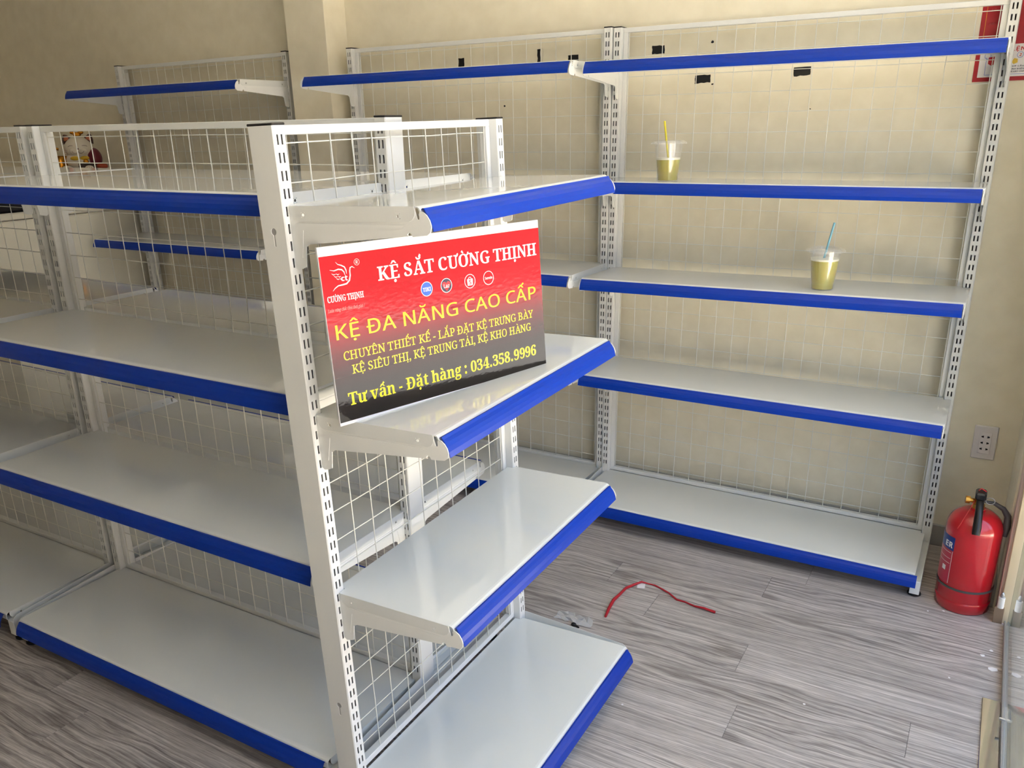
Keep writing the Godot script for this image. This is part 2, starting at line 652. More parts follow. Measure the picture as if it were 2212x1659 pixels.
# rectangle with a keyhole cut out (round top, narrow slot below)
func keyhole_patch(st: SurfaceTool, x: float, out: Vector3, cy: float, top: float, bot: float, za: float, zb: float) -> void:
	var zc := (za + zb) * 0.5
	var hole := PackedVector2Array()
	var r := 0.0065
	var hwid := 0.0021
	for i in 15:
		var a := -PI / 2 + 0.33 + (TAU - 0.66) * i / 14.0
		hole.append(Vector2(cos(a), sin(a)) * r)
	hole.append(Vector2(-hwid, -0.012))
	hole.append(Vector2(-hwid, -0.0255))
	hole.append(Vector2(0, -0.027))
	hole.append(Vector2(hwid, -0.0255))
	hole.append(Vector2(hwid, -0.012))
	var n := hole.size()
	var rectp := func(p: Vector2) -> Vector2:
		var hx := (zb - za) * 0.5
		var t := INF
		if absf(p.x) > 1e-7:
			t = minf(t, hx / absf(p.x))
		if p.y > 1e-7:
			t = minf(t, (top - cy) / p.y)
		if p.y < -1e-7:
			t = minf(t, (bot - cy) / p.y)
		return p * t
	var corner := [Vector2((zb - za) * 0.5, top - cy), Vector2(-(zb - za) * 0.5, top - cy), Vector2(-(zb - za) * 0.5, bot - cy), Vector2((zb - za) * 0.5, bot - cy)]
	for i in n:
		var p := hole[i]
		var q := hole[(i + 1) % n]
		var P: Vector2 = rectp.call(p)
		var Q: Vector2 = rectp.call(q)
		var poly := [p, P]
		for c in corner:
			if p.cross(c) > 0.0 and c.cross(q) > 0.0 and p.dot(c) > 0.0:
				poly.append(c)
		poly.append(Q)
		poly.append(q)
		for k in range(1, poly.size() - 1):
			var a3 := Vector3(x, cy + poly[0].y, zc + poly[0].x)
			var b3 := Vector3(x, cy + poly[k].y, zc + poly[k].x)
			var c3 := Vector3(x, cy + poly[k + 1].y, zc + poly[k + 1].x)
			if (b3 - a3).cross(c3 - a3).dot(out) > 0.0:
				tri(st, a3, b3, c3)
			else:
				tri(st, a3, c3, b3)
		# thickness of the sheet
		face(st, Vector3(x, cy + p.y, zc + p.x), Vector3(x, cy + q.y, zc + q.x), Vector3(x - out.x * 0.0014, cy + q.y, zc + q.x), Vector3(x - out.x * 0.0014, cy + p.y, zc + p.x), Vector3(0, -(p.y + q.y), -(p.x + q.x)))

func cap_mesh() -> ArrayMesh:
	if not cache.has("cap"):
		var st := ms(M.cap)
		rbox(st, Vector3(-0.0157, 0.0, -0.0607), Vector3(0.0157, 0.0042, 0.0007), 0.0016)
		cache["cap"] = st.commit()
	return cache["cap"]

func panel(unit: Node3D, W: float, H: float, gaps: int, rng: RandomNumberGenerator, bent: Array) -> void:
	var st := ms(M.white)
	var x0 := 0.0152
	var x1 := W - 0.0152
	var yb := 0.088
	var z0 := -0.040
	var z1 := -0.021
	rbox(st, Vector3(x0, H - 0.016, z0), Vector3(x1, H, z1), 0.0012)
	rbox(st, Vector3(x0, yb, z0), Vector3(x1, yb + 0.016, z1), 0.0012)
	for s in [[x0, x0 + 0.017], [x1 - 0.017, x1]]:
		rbox(st, Vector3(s[0], yb + 0.016, z0), Vector3(s[1], H - 0.016, z1), 0.0012)
	var fr := obj("back_frame", st, unit)
	var w := ms(M.wire)
	var a := x0 + 0.017
	var b := x1 - 0.017
	var r := 0.00135
	for i in gaps + 1:
		var x := a + (b - a) * i / gaps
		if i == 0:
			x += 0.004
		elif i == gaps:
			x -= 0.004
		var path := PackedVector3Array([Vector3(x, yb + 0.010, -0.0255)])
		for k in 6:
			var off := rng.randf_range(-0.0012, 0.0012)
			var y := lerpf(yb + 0.15, H - 0.09, k / 5.0)
			for bb in bent:
				if bb[0] == i and k >= 4:
					off += bb[1] * (1.0 if k == 4 else 0.3)
			path.append(Vector3(x + off, y, -0.0255))
		path.append(Vector3(x, H - 0.010, -0.0255))
		tube(w, path, r, 6, false)
	var y := H - 0.016 - 0.014
	var first := true
	while y > yb + 0.02:
		var pth := PackedVector3Array()
		for k in 7:
			pth.append(Vector3(lerpf(a - 0.008, b + 0.008, k / 6.0), y + (rng.randf_range(-0.0012, 0.0012) if k > 0 and k < 6 else 0.0), -0.0283))
		tube(w, pth, r, 6, false)
		y -= 0.068 if first else 0.0655
		first = false
	obj("wire_mesh", w, fr)

func strip_outline(d: float) -> PackedVector2Array:
	var o := [Vector2(-0.011, -0.0045), Vector2(-0.007, -0.0003), Vector2(-0.0035, 0.0), Vector2(-0.001, -0.005), Vector2(0.0035, -0.0105), Vector2(0.0075, -0.0175), Vector2(0.0105, -0.026), Vector2(0.0125, -0.0365)]
	var p := PackedVector2Array()
	for v in o:
		p.append(Vector2(d + v.x, v.y))
	p.append(Vector2(d + 0.0113, -0.0371))
	for i in range(o.size() - 2, -1, -1):
		p.append(Vector2(d + o[i].x - 0.0011, o[i].y - 0.0009))
	return p

func tray_mesh(W: float, d: float, x0: float, x1: float) -> ArrayMesh:
	var key := "tray%.4f_%.4f_%.4f_%.4f" % [W, d, x0, x1]
	if cache.has(key):
		return cache[key]
	var st := ms(M.shelf)
	var t := 0.0014
	var b := 0.0012
	var f := d - 0.009
	prism_x(st, PackedVector2Array([Vector2(b, -0.02), Vector2(b, 0.0), Vector2(f - 0.011, 0.0), Vector2(f - 0.006, -0.0006), Vector2(f - 0.0022, -0.0025), Vector2(f - 0.0004, -0.0055), Vector2(f, -0.0095), Vector2(f, -0.022), Vector2(f - 0.003, -0.025), Vector2(f - 0.018, -0.025),
		Vector2(f - 0.018, -0.0236), Vector2(f - 0.0034, -0.0236), Vector2(f - t, -0.0215), Vector2(f - t, -0.0095), Vector2(f - 0.0022, -0.006), Vector2(f - 0.005, -0.003), Vector2(f - 0.011, -t), Vector2(b + t, -t), Vector2(b + t, -0.02)]), x0, x1)
	# tongue that reaches back between the posts
	box(st, Vector3(0.0165, -t, -0.017), Vector3(W - 0.0165, -0.00005, b))
	box(st, Vector3(0.0165, -0.02, -0.017), Vector3(W - 0.0165, -t, -0.0156))
	# turned-down ends, each with two round holes cut through
	for s in 2:
		var xo := x0 if s == 0 else x1
		var dirx := -1.0 if s == 0 else 1.0
		var xa := minf(xo, xo + dirx * 0.0012)
		var xb := maxf(xo, xo + dirx * 0.0012)
		var za := 0.034
		var zb := f - 0.045
		var q := 0.0045
		prism_x(st, PackedVector2Array([Vector2(0.004, -0.0002), Vector2(za - q, -0.0002), Vector2(za - q, -0.0264), Vector2(0.020, -0.0265), Vector2(0.011, -0.023), Vector2(0.005, -0.014)]), xa, xb)
		prism_x(st, PackedVector2Array([Vector2(za + q, -0.0002), Vector2(zb - q, -0.0002), Vector2(zb - q, -0.0250), Vector2(za + q, -0.0262)]), xa, xb)
		prism_x(st, PackedVector2Array([Vector2(zb + q, -0.0002), Vector2(f - 0.012, -0.0002), Vector2(f - 0.010, -0.006), Vector2(f - 0.011, -0.014), Vector2(f - 0.016, -0.021), Vector2(f - 0.024, -0.0245), Vector2(zb + q, -0.0249)]), xa, xb)
		for zc in [za, zb]:
			var low := -0.0263 if zc == za else -0.02495
			prism_x(st, PackedVector2Array([Vector2(zc - q, -0.0002), Vector2(zc + q, -0.0002), Vector2(zc + q, -0.011), Vector2(zc - q, -0.011)]), xa, xb)
			prism_x(st, PackedVector2Array([Vector2(zc - q, -0.020), Vector2(zc + q, -0.020), Vector2(zc + q, low), Vector2(zc - q, low)]), xa, xb)
			for k in 12:
				var a := TAU * k / 12.0
				var b2 := TAU * (k + 1) / 12.0
				var ia := Vector2(cos(a), sin(a)) * 0.0027
				var ib := Vector2(cos(b2), sin(b2)) * 0.0027
				var oa := ia * (q / maxf(absf(ia.x), absf(ia.y)))
				var ob := ib * (q / maxf(absf(ib.x), absf(ib.y)))
				var c0 := Vector2(zc, -0.0155)
				prism_x(st, PackedVector2Array([c0 + ia, c0 + oa, c0 + ob, c0 + ib]), xa, xb)
	cache[key] = st.commit()
	return cache[key]

func bracket_mesh(d: float) -> ArrayMesh:
	var key := "bracket%.4f" % d
	if cache.has(key):
		return cache[key]
	var st := ms(M.white)
	var f := d
	var o := PackedVector2Array([Vector2(0.0005, -0.002), Vector2(0.019, -0.002), Vector2(0.024, -0.0205), Vector2(f - 0.036, -0.0205), Vector2(f - 0.030, -0.0035), Vector2(f - 0.020, -0.006), Vector2(f - 0.0165, -0.020), Vector2(f - 0.013, -0.0215), Vector2(f - 0.0115, -0.018), Vector2(f - 0.0125, -0.012), Vector2(f - 0.009, -0.0075),
		Vector2(f - 0.003, -0.0095), Vector2(f + 0.003, -0.014), Vector2(f + 0.008, -0.022), Vector2(f + 0.0105, -0.031), Vector2(f + 0.0085, -0.040), Vector2(f + 0.001, -0.0455), Vector2(f - 0.028, -0.0485),
		Vector2(f - 0.031, -0.043), Vector2(f - 0.036, -0.0415), Vector2(f - 0.0385, -0.045), Vector2(f - 0.036, -0.0475), Vector2(0.040, -0.066), Vector2(0.031, -0.071), Vector2(0.028, -0.092), Vector2(0.026, -0.106), Vector2(0.017, -0.110), Vector2(0.006, -0.112), Vector2(0.0005, -0.108)])
	prism_x(st, o, -0.0009, 0.0009)
	# pressed rib and the hooks that enter the post
	prism_x(st, PackedVector2Array([Vector2(0.016, -0.030), Vector2(f - 0.04, -0.030), Vector2(f - 0.05, -0.036), Vector2(0.030, -0.042), Vector2(0.020, -0.090), Vector2(0.014, -0.090)]), -0.0016, 0.0016)
	for y in [-0.012, -0.042, -0.072, -0.099]:
		prism_x(st, PackedVector2Array([Vector2(-0.004, y - 0.004), Vector2(0.001, y - 0.004), Vector2(0.001, y + 0.004), Vector2(-0.004, y + 0.004)]), -0.0009, 0.0009)
	cache[key] = st.commit()
	return cache[key]

func shelf(unit: Node3D, W: float, d: float, xl: float, xr: float, top: float, hung: bool, back: bool, depth_back := -0.06, tilt := 0.0) -> void:
	var sx0 := maxf(-0.002, minf(xl - 0.003, 0.010))
	var sx1 := minf(W + 0.006, xr + 0.006)
	if not hung:
		sx0 = 0.006
		sx1 = W - 0.006
	var s := obj("shelf", tray_mesh(W, d, sx0, sx1), unit, Vector3(0, top, 0))
	if back:
		s.rotation.y = PI
		s.position = Vector3(W, top, depth_back)
	if tilt != 0.0:
		s.rotation.z = tilt
		s.position.y -= tilt * W * 0.5
	var st := ms(M.blue)
	prism_x(st, strip_outline(d), xl, xr)
	obj("price_strip", st, s, Vector3(0, -0.003, 0))
	if hung:
		obj("bracket", bracket_mesh(d), s, Vector3(sx0 + 0.0008, 0, 0))
		obj("bracket", bracket_mesh(d), s, Vector3(sx1 - 0.0008, 0, 0))

func leg(unit: Node3D, x: float, d: float, top: float, inner: float, back: bool) -> void:
	var st := ms(M.white)
	var lo := 0.014
	rbox(st, Vector3(-0.015, lo, 0.0005), Vector3(0.015, top - 0.028, d - 0.014), 0.0015)
	# outer cheek that closes the side of the bottom shelf
	var cx0 := 0.0135 if inner < 0.0 else -0.015
	prism_x(st, PackedVector2Array([Vector2(0.0005, lo + 0.01), Vector2(d - 0.016, lo + 0.01), Vector2(d - 0.016, top - 0.020), Vector2(d - 0.03, top - 0.008), Vector2(0.0005, top + 0.012)]), cx0, cx0 + 0.0015)
	var l := obj("base_leg", st, unit, Vector3(x, 0, 0))
	if back:
		l.rotation.y = PI
		l.position = Vector3(x, 0, -0.06)
	var spot := Vector3(0, lo, d - 0.04)
	var wy: float = (unit.transform * (l.transform * spot)).y
	var h := maxf(wy, 0.006)
	var f := ms(M.rubber)
	lathe(f, [Vector2(0.0, lo - h), Vector2(0.019, lo - h), Vector2(0.0215, lo - h + 0.003), Vector2(0.0205, lo - h * 0.45), Vector2(0.012, lo - h * 0.3), Vector2(0.008, lo), Vector2(0.0, lo)], 20, Vector3(0, 0, d - 0.04))
	obj("foot", f, l)

# one bay: two slotted posts, wire back, shelves on one or both sides
func bay(called: String, label: String, group: String, t: Transform3D, c: Dictionary) -> Node3D:
	var unit := thing(called, label, "shelving", Vector3.ZERO, group)
	unit.transform = t
	var W: float = c.W
	var y0: float = c.y0
	var H: float = y0 + 0.0234
	var both: bool = c.get("both", false)
	var n := int((y0 - 0.11) / PITCH) + 1
	var rng := RandomNumberGenerator.new()
	rng.seed = c.seed
	for x in [0.0, W]:
		var p := obj("post", post_mesh(H, y0, n, both, [y0 - 5.15 * PITCH, y0 - 39.1 * PITCH]), unit, Vector3(x, 0, 0))
		obj("cap", cap_mesh(), p, Vector3(0, H, 0))
	panel(unit, W, H, c.gaps, rng, c.get("bent", []))
	var ss: Array = c.s
	for side in (2 if both else 1):
		for i in ss.size():
			var bottom: bool = i == ss.size() - 1
			var top: float = y0 + ss[i] * PITCH + 0.003
			var d: float = c.d5 if bottom else c.d
			var tilt: float = c.get("tilt", {}).get(i, 0.0)
			shelf(unit, W, d, c.xl, W + c.xr, top, not bottom, side == 1, -0.06, tilt)
			if bottom:
				leg(unit, 0.0, d, top, 1.0, side == 1)
				leg(unit, W, d, top, -1.0, side == 1)
	return unit

func pose(T: Vector3, rv: Vector3, x_left: float, turn := 0.0) -> Transform3D:
	var b := Basis(Vector3.UP, turn)
	if rv.length() > 1e-9:
		b = b * Basis(rv.normalized(), rv.length())
	return Transform3D(b, T + b * Vector3(x_left, -T.y, 0))

func make_shelving() -> void:
	var g := "wire-back wall shelving bays"
	var A := {"W": 1.23681, "y0": 1.7766, "d": 0.297, "d5": 0.3394, "xl": 0.012, "xr": 0.0018, "s": [-3.621, -16.469, -27.511, -39.771, -56.372], "gaps": 18, "seed": 1, "tilt": {2: 0.0125}}
	bay("wall_shelving_bay", "tall white wire-back shelving bay holding two plastic drink cups", g, pose(Vector3(0, 1.7766, 0), Vector3(-0.01544, -0.00065, -0.00569), -0.0047), A)
	var B := {"W": 1.2065, "y0": 1.7824, "d": 0.316, "d5": 0.345, "xl": 0.022, "xr": 0.0005, "s": [-3.392, -16.4, -27.372, -39.7, -56.4], "gaps": 18, "seed": 2}
	bay("wall_shelving_bay", "tall white wire-back shelving bay just right of the cream pillar", g, pose(Vector3(-1.24, 1.7824, 0.0106), Vector3(-0.0029, 0, -0.00358), -0.0047), B)
	var C := {"W": 1.1884, "y0": 1.7945, "d": 0.304, "d5": 0.345, "xl": 0.0, "xr": 0.0047, "s": [-3.427, -16.9, -27.626, -39.9, -56.6], "gaps": 18, "seed": 3}
	bay("wall_shelving_bay", "tall white wire-back shelving bay just left of the cream pillar", g, pose(Vector3(-2.8216, 1.7945, -0.0033), Vector3(0.00092, -0.00052, -0.00024), -0.0047), C)
	var Tg := Vector3(0.1347, 1.4757, 1.5653)
	var rg := Vector3(-0.00017, 0.00162, -0.00598)
	var G := {"W": 1.2419, "y0": 1.4757, "d": 0.318, "d5": 0.3534, "xl": 0.015, "xr": -0.012, "s": [-3.706, -16.673, -29.689, -46.215], "gaps": 18, "seed": 4, "both": true, "bent": [[6, -0.009], [10, 0.004]]}
	bay("island_shelving_bay", "low double-sided white shelving bay joined to the end unit with the sign", "double-sided island shelving bays", pose(Tg, rg, -1.2419 - 0.0047), G)
	var G0 := G.duplicate()
	G0.seed = 6
	G0.bent = []
	G0.xl = 0.012
	bay("island_shelving_bay", "low double-sided white shelving bay farther from the end unit", "double-sided island shelving bays", pose(Tg, rg, -1.2419 - 0.0567 - 1.2419 - 0.0047), G0)
	var E := {"W": 0.74, "y0": 1.4628, "d": 0.2944, "d5": 0.3447, "xl": 0.0005, "xr": -0.012, "s": [-3.779, -16.765, -29.746, -46.036], "gaps": 11, "seed": 5}
	bay("end_shelving_unit", "narrow white end shelving unit carrying the red sign", "", pose(Vector3(0.1965, 1.4628, 1.9183), Vector3(-0.02024, -0.00042, 0.00984), -0.0047, PI / 2), E)

# ------------------------------------------------------------------ lettering
func font(kind: String, weight := 400) -> SystemFont:
	var f := SystemFont.new()
	f.font_names = PackedStringArray([kind])
	f.font_weight = weight
	return f

# letters whose marks the fonts lack: base letter and the marks that go with it
const MARKS := {"Ệ": ["Ê", "."], "ệ": ["ê", "."], "Ắ": ["Ă", "'"], "ắ": ["ă", "'"], "Ư": ["U", "h"], "ư": ["u", "h"], "Ờ": ["O", "h`"], "ờ": ["o", "h`"], "Ị": ["I", "."], "Ấ": ["Â", "'"], "ấ": ["â", "'"],
	"Ế": ["Ê", "'"], "Ặ": ["Ă", "."], "ặ": ["ă", "."], "Ả": ["A", "?"], "ữ": ["u", "h~"], "Ầ": ["Â", "`"], "Ề": ["Ê", "`"], "Ơ": ["O", "h"], "Ẩ": ["Â", "?"]}

# flat lettering: baseline starts at (x, y) and fills `width`; cap height `cap`; faces +z at height z
func letters(parent: Node3D, called: String, text: String, f: SystemFont, m: Material, x: float, y: float, width: float, cap: float, z := 0.0003, italic := 0.0) -> MeshInstance3D:
	var plain := ""
	for ch in text:
		plain += MARKS[ch][0] if MARKS.has(ch) else ch
	var ref := TextMesh.new()
	ref.font = f
	ref.font_size = 48
	ref.pixel_size = 0.01
	ref.depth = 0.0
	ref.text = "H"
	var ra := ref.get_aabb()
	var t := TextMesh.new()
	t.font = f
	t.font_size = 48
	t.pixel_size = 0.01
	t.depth = 0.02
	t.curve_step = 2.0
	t.text = plain
	t.horizontal_alignment = HORIZONTAL_ALIGNMENT_LEFT
	t.material = m
	var ta := t.get_aabb()
	var sy := cap / maxf(ra.size.y, 1e-6)
	var sx := width / maxf(ta.size.x, 1e-6)
	var o := MeshInstance3D.new()
	o.name = called
	o.mesh = t
	parent.add_child(o, true)
	o.transform = Transform3D(Basis(Vector3(sx, 0, 0), Vector3(italic * sy, sy, 0), Vector3(0, 0, 0.02)), Vector3(x - ta.position.x * sx, y - ra.position.y * sy, z))
	# the marks, drawn as strokes in the letters' own units
	var st := ms(m)
	var any := false
	var C := ra.size.y
	var b0 := ra.position.y
	var bold := 1.35 if f.font_weight > 500 else 1.0
	var sw := C * 0.105 * bold
	for i in text.length():
		var ch := text[i]
		if not MARKS.has(ch):
			continue
		any = true
		var base: String = MARKS[ch][0]
		var x0 := f.get_string_size(plain.substr(0, i), HORIZONTAL_ALIGNMENT_LEFT, -1, 48).x * 0.01
		var x1 := f.get_string_size(plain.substr(0, i + 1), HORIZONTAL_ALIGNMENT_LEFT, -1, 48).x * 0.01
		var cx := (x0 + x1) * 0.5
		var upper := base == base.to_upper()
		var h := C if upper else C * 0.75
		var hat: bool = base in ["Ê", "ê", "Ă", "ă", "Â", "â"]
		var wide := x1 - x0
		for k in MARKS[ch][1]:
			if k == ".":
				disc(st, Vector3(cx, b0 - C * 0.17, 0.011), C * 0.085 * bold, 0.0, 12)
			elif k == "'" or k == "`":
				var sgn := 1.0 if k == "'" else -1.0
				var ox := cx + (wide * 0.10 if hat else 0.0)
				var oy := b0 + h + C * (0.27 if hat else 0.06)
				flat_stroke(st, [Vector2(ox - sgn * C * 0.03, oy), Vector2(ox + sgn * C * 0.13, oy + C * 0.17)], [sw * 0.7, sw * 1.25], 0.011)
			elif k == "?":
				var oy := b0 + h + C * 0.05
				flat_stroke(st, [Vector2(cx, oy), Vector2(cx, oy + C * 0.05), Vector2(cx + C * 0.07, oy + C * 0.10), Vector2(cx + C * 0.04, oy + C * 0.17), Vector2(cx - C * 0.06, oy + C * 0.16)], [sw * 0.8, sw * 0.8, sw * 0.8, sw * 0.8, sw * 0.7], 0.011)
			elif k == "~":
				var oy := b0 + h + C * 0.10
				flat_stroke(st, [Vector2(cx - C * 0.17, oy), Vector2(cx - C * 0.08, oy + C * 0.07), Vector2(cx + C * 0.05, oy + C * 0.01), Vector2(cx + C * 0.16, oy + C * 0.08)], [sw * 0.6, sw * 0.8, sw * 0.8, sw * 0.6], 0.011)
			elif k == "h":
				var rx := x1 - wide * (0.10 if base in ["O", "o"] else 0.06)
				var ry := b0 + h * 0.97
				flat_stroke(st, [Vector2(rx - C * 0.10, ry - C * 0.10), Vector2(rx + C * 0.03, ry - C * 0.03), Vector2(rx + C * 0.07, ry + C * 0.06), Vector2(rx + C * 0.05, ry + C * 0.13)], [sw * 0.8, sw * 0.9, sw, sw * 1.1], 0.011)
	if any:
		var mk := MeshInstance3D.new()
		mk.name = "accents"
		mk.mesh = st.commit()
		parent.add_child(mk, true)
		mk.transform = o.transform
	return o

func disc(st: SurfaceTool, c: Vector3, r: float, inner := 0.0, seg := 28) -> void:
	for k in seg:
		var p := TAU * k / seg
		var q := TAU * (k + 1) / seg
		var dp := Vector3(cos(p), sin(p), 0)
		var dq := Vector3(cos(q), sin(q), 0)
		if inner <= 0.0:
			tri(st, c, c + dp * r, c + dq * r)
		else:
			quad(st, c + dp * inner, c + dp * r, c + dq * r, c + dq * inner)

func flat_stroke(st: SurfaceTool, pts: Array, widths: Array, z: float) -> void:
	# a brush stroke of changing width in the xy plane
	var n := pts.size()
	var l := []
	var r := []
	for i in n:
		var dd: Vector2 = (pts[mini(i + 1, n - 1)] - pts[maxi(i - 1, 0)]).normalized()
		var nn: Vector2 = Vector2(-dd.y, dd.x) * float(widths[i]) * 0.5
		l.append(pts[i] + nn)
		r.append(pts[i] - nn)
	for i in n - 1:
		face(st, Vector3(l[i].x, l[i].y, z), Vector3(r[i].x, r[i].y, z), Vector3(r[i + 1].x, r[i + 1].y, z), Vector3(l[i + 1].x, l[i + 1].y, z), Vector3.BACK)

func make_sign() -> void:
	var s := thing("shop_sign", "glossy red and black printed sign standing on the end unit", "sign", Vector3(0.2967, 0.9638, 1.9512))
	var e := Vector3(0.2892, 0.0, -0.9573)
	var up := Vector3(-0.067, 0.9976, -0.0202)
	s.basis = Basis(e.normalized(), up.normalized(), e.cross(up).normalized())
	var W := 0.538
	var H := 0.323
	var st := ms(M.print_white)
	rbox(st, Vector3(0, 0, -0.006), Vector3(W, H, 0.0), 0.0006)
	obj("board", st, s)
	# printed sheet: red that runs into black, a print gradient
	var grad := Gradient.new()
	grad.offsets = PackedFloat32Array([0.0, 0.36, 0.58, 0.80, 1.0])
	grad.colors = PackedColorArray([rgb(188, 14, 32), rgb(182, 14, 32), rgb(92, 18, 24), rgb(20, 12, 12), rgb(8, 8, 9)])
	var gt := GradientTexture2D.new()
	gt.gradient = grad
	gt.width = 16
	gt.height = 256
	gt.fill_from = Vector2(0, 0)
	gt.fill_to = Vector2(0, 1)
	var pm := mat(Color.WHITE, 0.10, 0.0, 0.45)
	pm.albedo_texture = gt
	pm.normal_enabled = true
	pm.normal_texture = noise_tex(0.06, 31, [], 3, 512, true, 2.0)
	pm.normal_scale = 0.07
	st = ms(pm)
	var y0 := 0.006
	var y1 := 0.3065
	var vs := [Vector3(0.0008, y0, 0.0002), Vector3(W - 0.0008, y0, 0.0002), Vector3(W - 0.0008, y1, 0.0002), Vector3(0.0008, y1, 0.0002)]
	var uvs := [Vector2(0, 1), Vector2(1, 1), Vector2(1, 0), Vector2(0, 0)]
	for k in [0, 2, 1, 0, 3, 2]:
		st.set_normal(Vector3.BACK)
		st.set_uv(uvs[k])
		st.set_tangent(Plane(1, 0, 0, 1))
		st.add_vertex(vs[k])
	var sheet := obj("printed_sheet", st, s)
	var sb := font("Droid Serif", 700)
	var sr := font("Droid Serif", 400)
	var sans := font("Droid Sans", 400)
	var sansb := font("Droid Sans", 700)
	letters(sheet, "lettering", "KỆ SẮT CƯỜNG THỊNH", sb, M.print_white, 0.118, 0.250, 0.409, 0.0255)
	letters(sheet, "lettering", "CƯỜNG THỊNH", sb, M.print_white, 0.0075, 0.2257, 0.0755, 0.0110)
	letters(sheet, "lettering", "Luôn vững chắc theo thời gian !", font("Droid Serif", 400), mat(rgb(226, 150, 150), 0.35), 0.006, 0.2085, 0.076, 0.0058, 0.0003, 0.25)
	letters(sheet, "lettering", "KỆ ĐA NĂNG CAO CẤP", sans, M.print_yellow, 0.0155, 0.158, 0.502, 0.0265)
	letters(sheet, "lettering", "CHUYÊN THIẾT KẾ - LẮP ĐẶT KỆ TRƯNG BÀY", sr, M.print_yellow, 0.0255, 0.1185, 0.480, 0.0162)
	letters(sheet, "lettering", "KỆ SIÊU THỊ, KỆ TRUNG TẢI, KỆ KHO HÀNG", sr, M.print_yellow, 0.0395, 0.0915, 0.457, 0.0162)
	letters(sheet, "lettering", "Tư vấn - Đặt hàng : 034.358.9996", sb, M.print_yellow, 0.0235, 0.0345, 0.484, 0.0235)
	# four round marks
	var cx := [0.226, 0.2748, 0.3357, 0.3857]
	var fills := [M.print_blue, M.print_navy, null, null]
	var words := ["TIKI", "Laz", "S", "Sendo"]
	for i in 4:
		var c := Vector3(cx[i], 0.2198, 0.0003)
		st = ms(M.print_white)
		disc(st, c, 0.0142, 0.0130)
		var ring := obj("round_mark", st, sheet)
		if fills[i]:
			st = ms(fills[i])
			disc(st, c, 0.0130)
			obj("mark_ground", st, sheet)
		if i == 1:
			st = ms(M.print_red)
			var hp := PackedVector2Array()
			for k in 24:
				var a := TAU * k / 24.0
				hp.append(Vector2(c.x + 0.00066 * 16.0 * pow(sin(a), 3), c.y + 0.00066 * (13.0 * cos(a) - 5.0 * cos(2 * a) - 2.0 * cos(3 * a) - cos(4 * a))))
			prism(st, hp, 0.0003, 0.0005)
			obj("heart_shape", st, sheet)
		if i == 2:
			st = ms(M.print_white)
			prism(st, PackedVector2Array([Vector2(c.x - 0.0075, c.y + 0.0045), Vector2(c.x + 0.0075, c.y + 0.0045), Vector2(c.x + 0.0065, c.y - 0.0085), Vector2(c.x - 0.0065, c.y - 0.0085)]), 0.0003, 0.0005)
			disc(st, Vector3(c.x, c.y + 0.0045, 0.0004), 0.0042, 0.0031, 16)
			obj("bag_shape", st, sheet)
			letters(sheet, "lettering", "S", sansb, M.print_red, c.x - 0.003, c.y - 0.0065, 0.006, 0.0095, 0.0006)
		elif i == 3:
			letters(sheet, "lettering", words[i], sans, M.print_white, c.x - 0.0100, c.y - 0.0025, 0.0205, 0.0052, 0.0005)
		else:
			letters(sheet, "lettering", words[i], sansb if i == 0 else sans, M.print_white, c.x - (0.0095 if i == 0 else 0.0068), c.y - 0.0045, 0.019 if i == 0 else 0.0136, 0.0075, 0.0007)
	# bird emblem
	st = ms(M.print_white)
	flat_stroke(st, [Vector2(0.0709, 0.2796), Vector2(0.0655, 0.2828), Vector2(0.0615, 0.2815), Vector2(0.0600, 0.276), Vector2(0.0598, 0.268), Vector2(0.0570, 0.2595), Vector2(0.0505, 0.2545), Vector2(0.0420, 0.2535), Vector2(0.0330, 0.2530), Vector2(0.0260, 0.2495), Vector2(0.0210, 0.2450)], [0.0003, 0.0016, 0.0022, 0.0020, 0.0022, 0.0026, 0.0026, 0.0024, 0.0020, 0.0014, 0.0003], 0.0004)
	flat_stroke(st, [Vector2(0.0195, 0.2820), Vector2(0.0280, 0.2798), Vector2(0.0370, 0.2815), Vector2(0.0440, 0.2800), Vector2(0.0480, 0.2755), Vector2(0.0495, 0.2690)], [0.0004, 0.0014, 0.0022, 0.0022, 0.0018, 0.0004], 0.0004)
	flat_stroke(st, [Vector2(0.0330, 0.2945), Vector2(0.0370, 0.2900), Vector2(0.0440, 0.2875), Vector2(0.0500, 0.2840), Vector2(0.0525, 0.2780), Vector2(0.0528, 0.2715)], [0.0004, 0.0012, 0.0020, 0.0022, 0.0018, 0.0004], 0.0004)
	for k in 3:
		flat_stroke(st, [Vector2(0.0225 + 0.004 * k, 0.2755 - 0.0045 * k), Vector2(0.026 + 0.004 * k, 0.2730 - 0.0045 * k), Vector2(0.0305 + 0.0035 * k, 0.2735 - 0.0045 * k)], [0.0004, 0.0014, 0.0005], 0.0004)
		flat_stroke(st, [Vector2(0.031 + 0.0035 * k, 0.2745 - 0.0045 * k), Vector2(0.0345 + 0.003 * k, 0.2722 - 0.0045 * k), Vector2(0.038 + 0.0025 * k, 0.2732 - 0.0045 * k)], [0.0004, 0.0014, 0.0005], 0.0004)
	obj("bird_emblem", st, sheet)
	letters(sheet, "lettering", "ct", sansb, M.print_white, 0.0405, 0.2600, 0.013, 0.0095, 0.0005)
	st = ms(M.print_white)
	disc(st, Vector3(0.0765, 0.2895, 0.0004), 0.0058, 0.0052, 22)
	obj("registered_ring", st, sheet)
	letters(sheet, "lettering", "R", sans, M.print_white, 0.0745, 0.2865, 0.0044, 0.006, 0.0004)

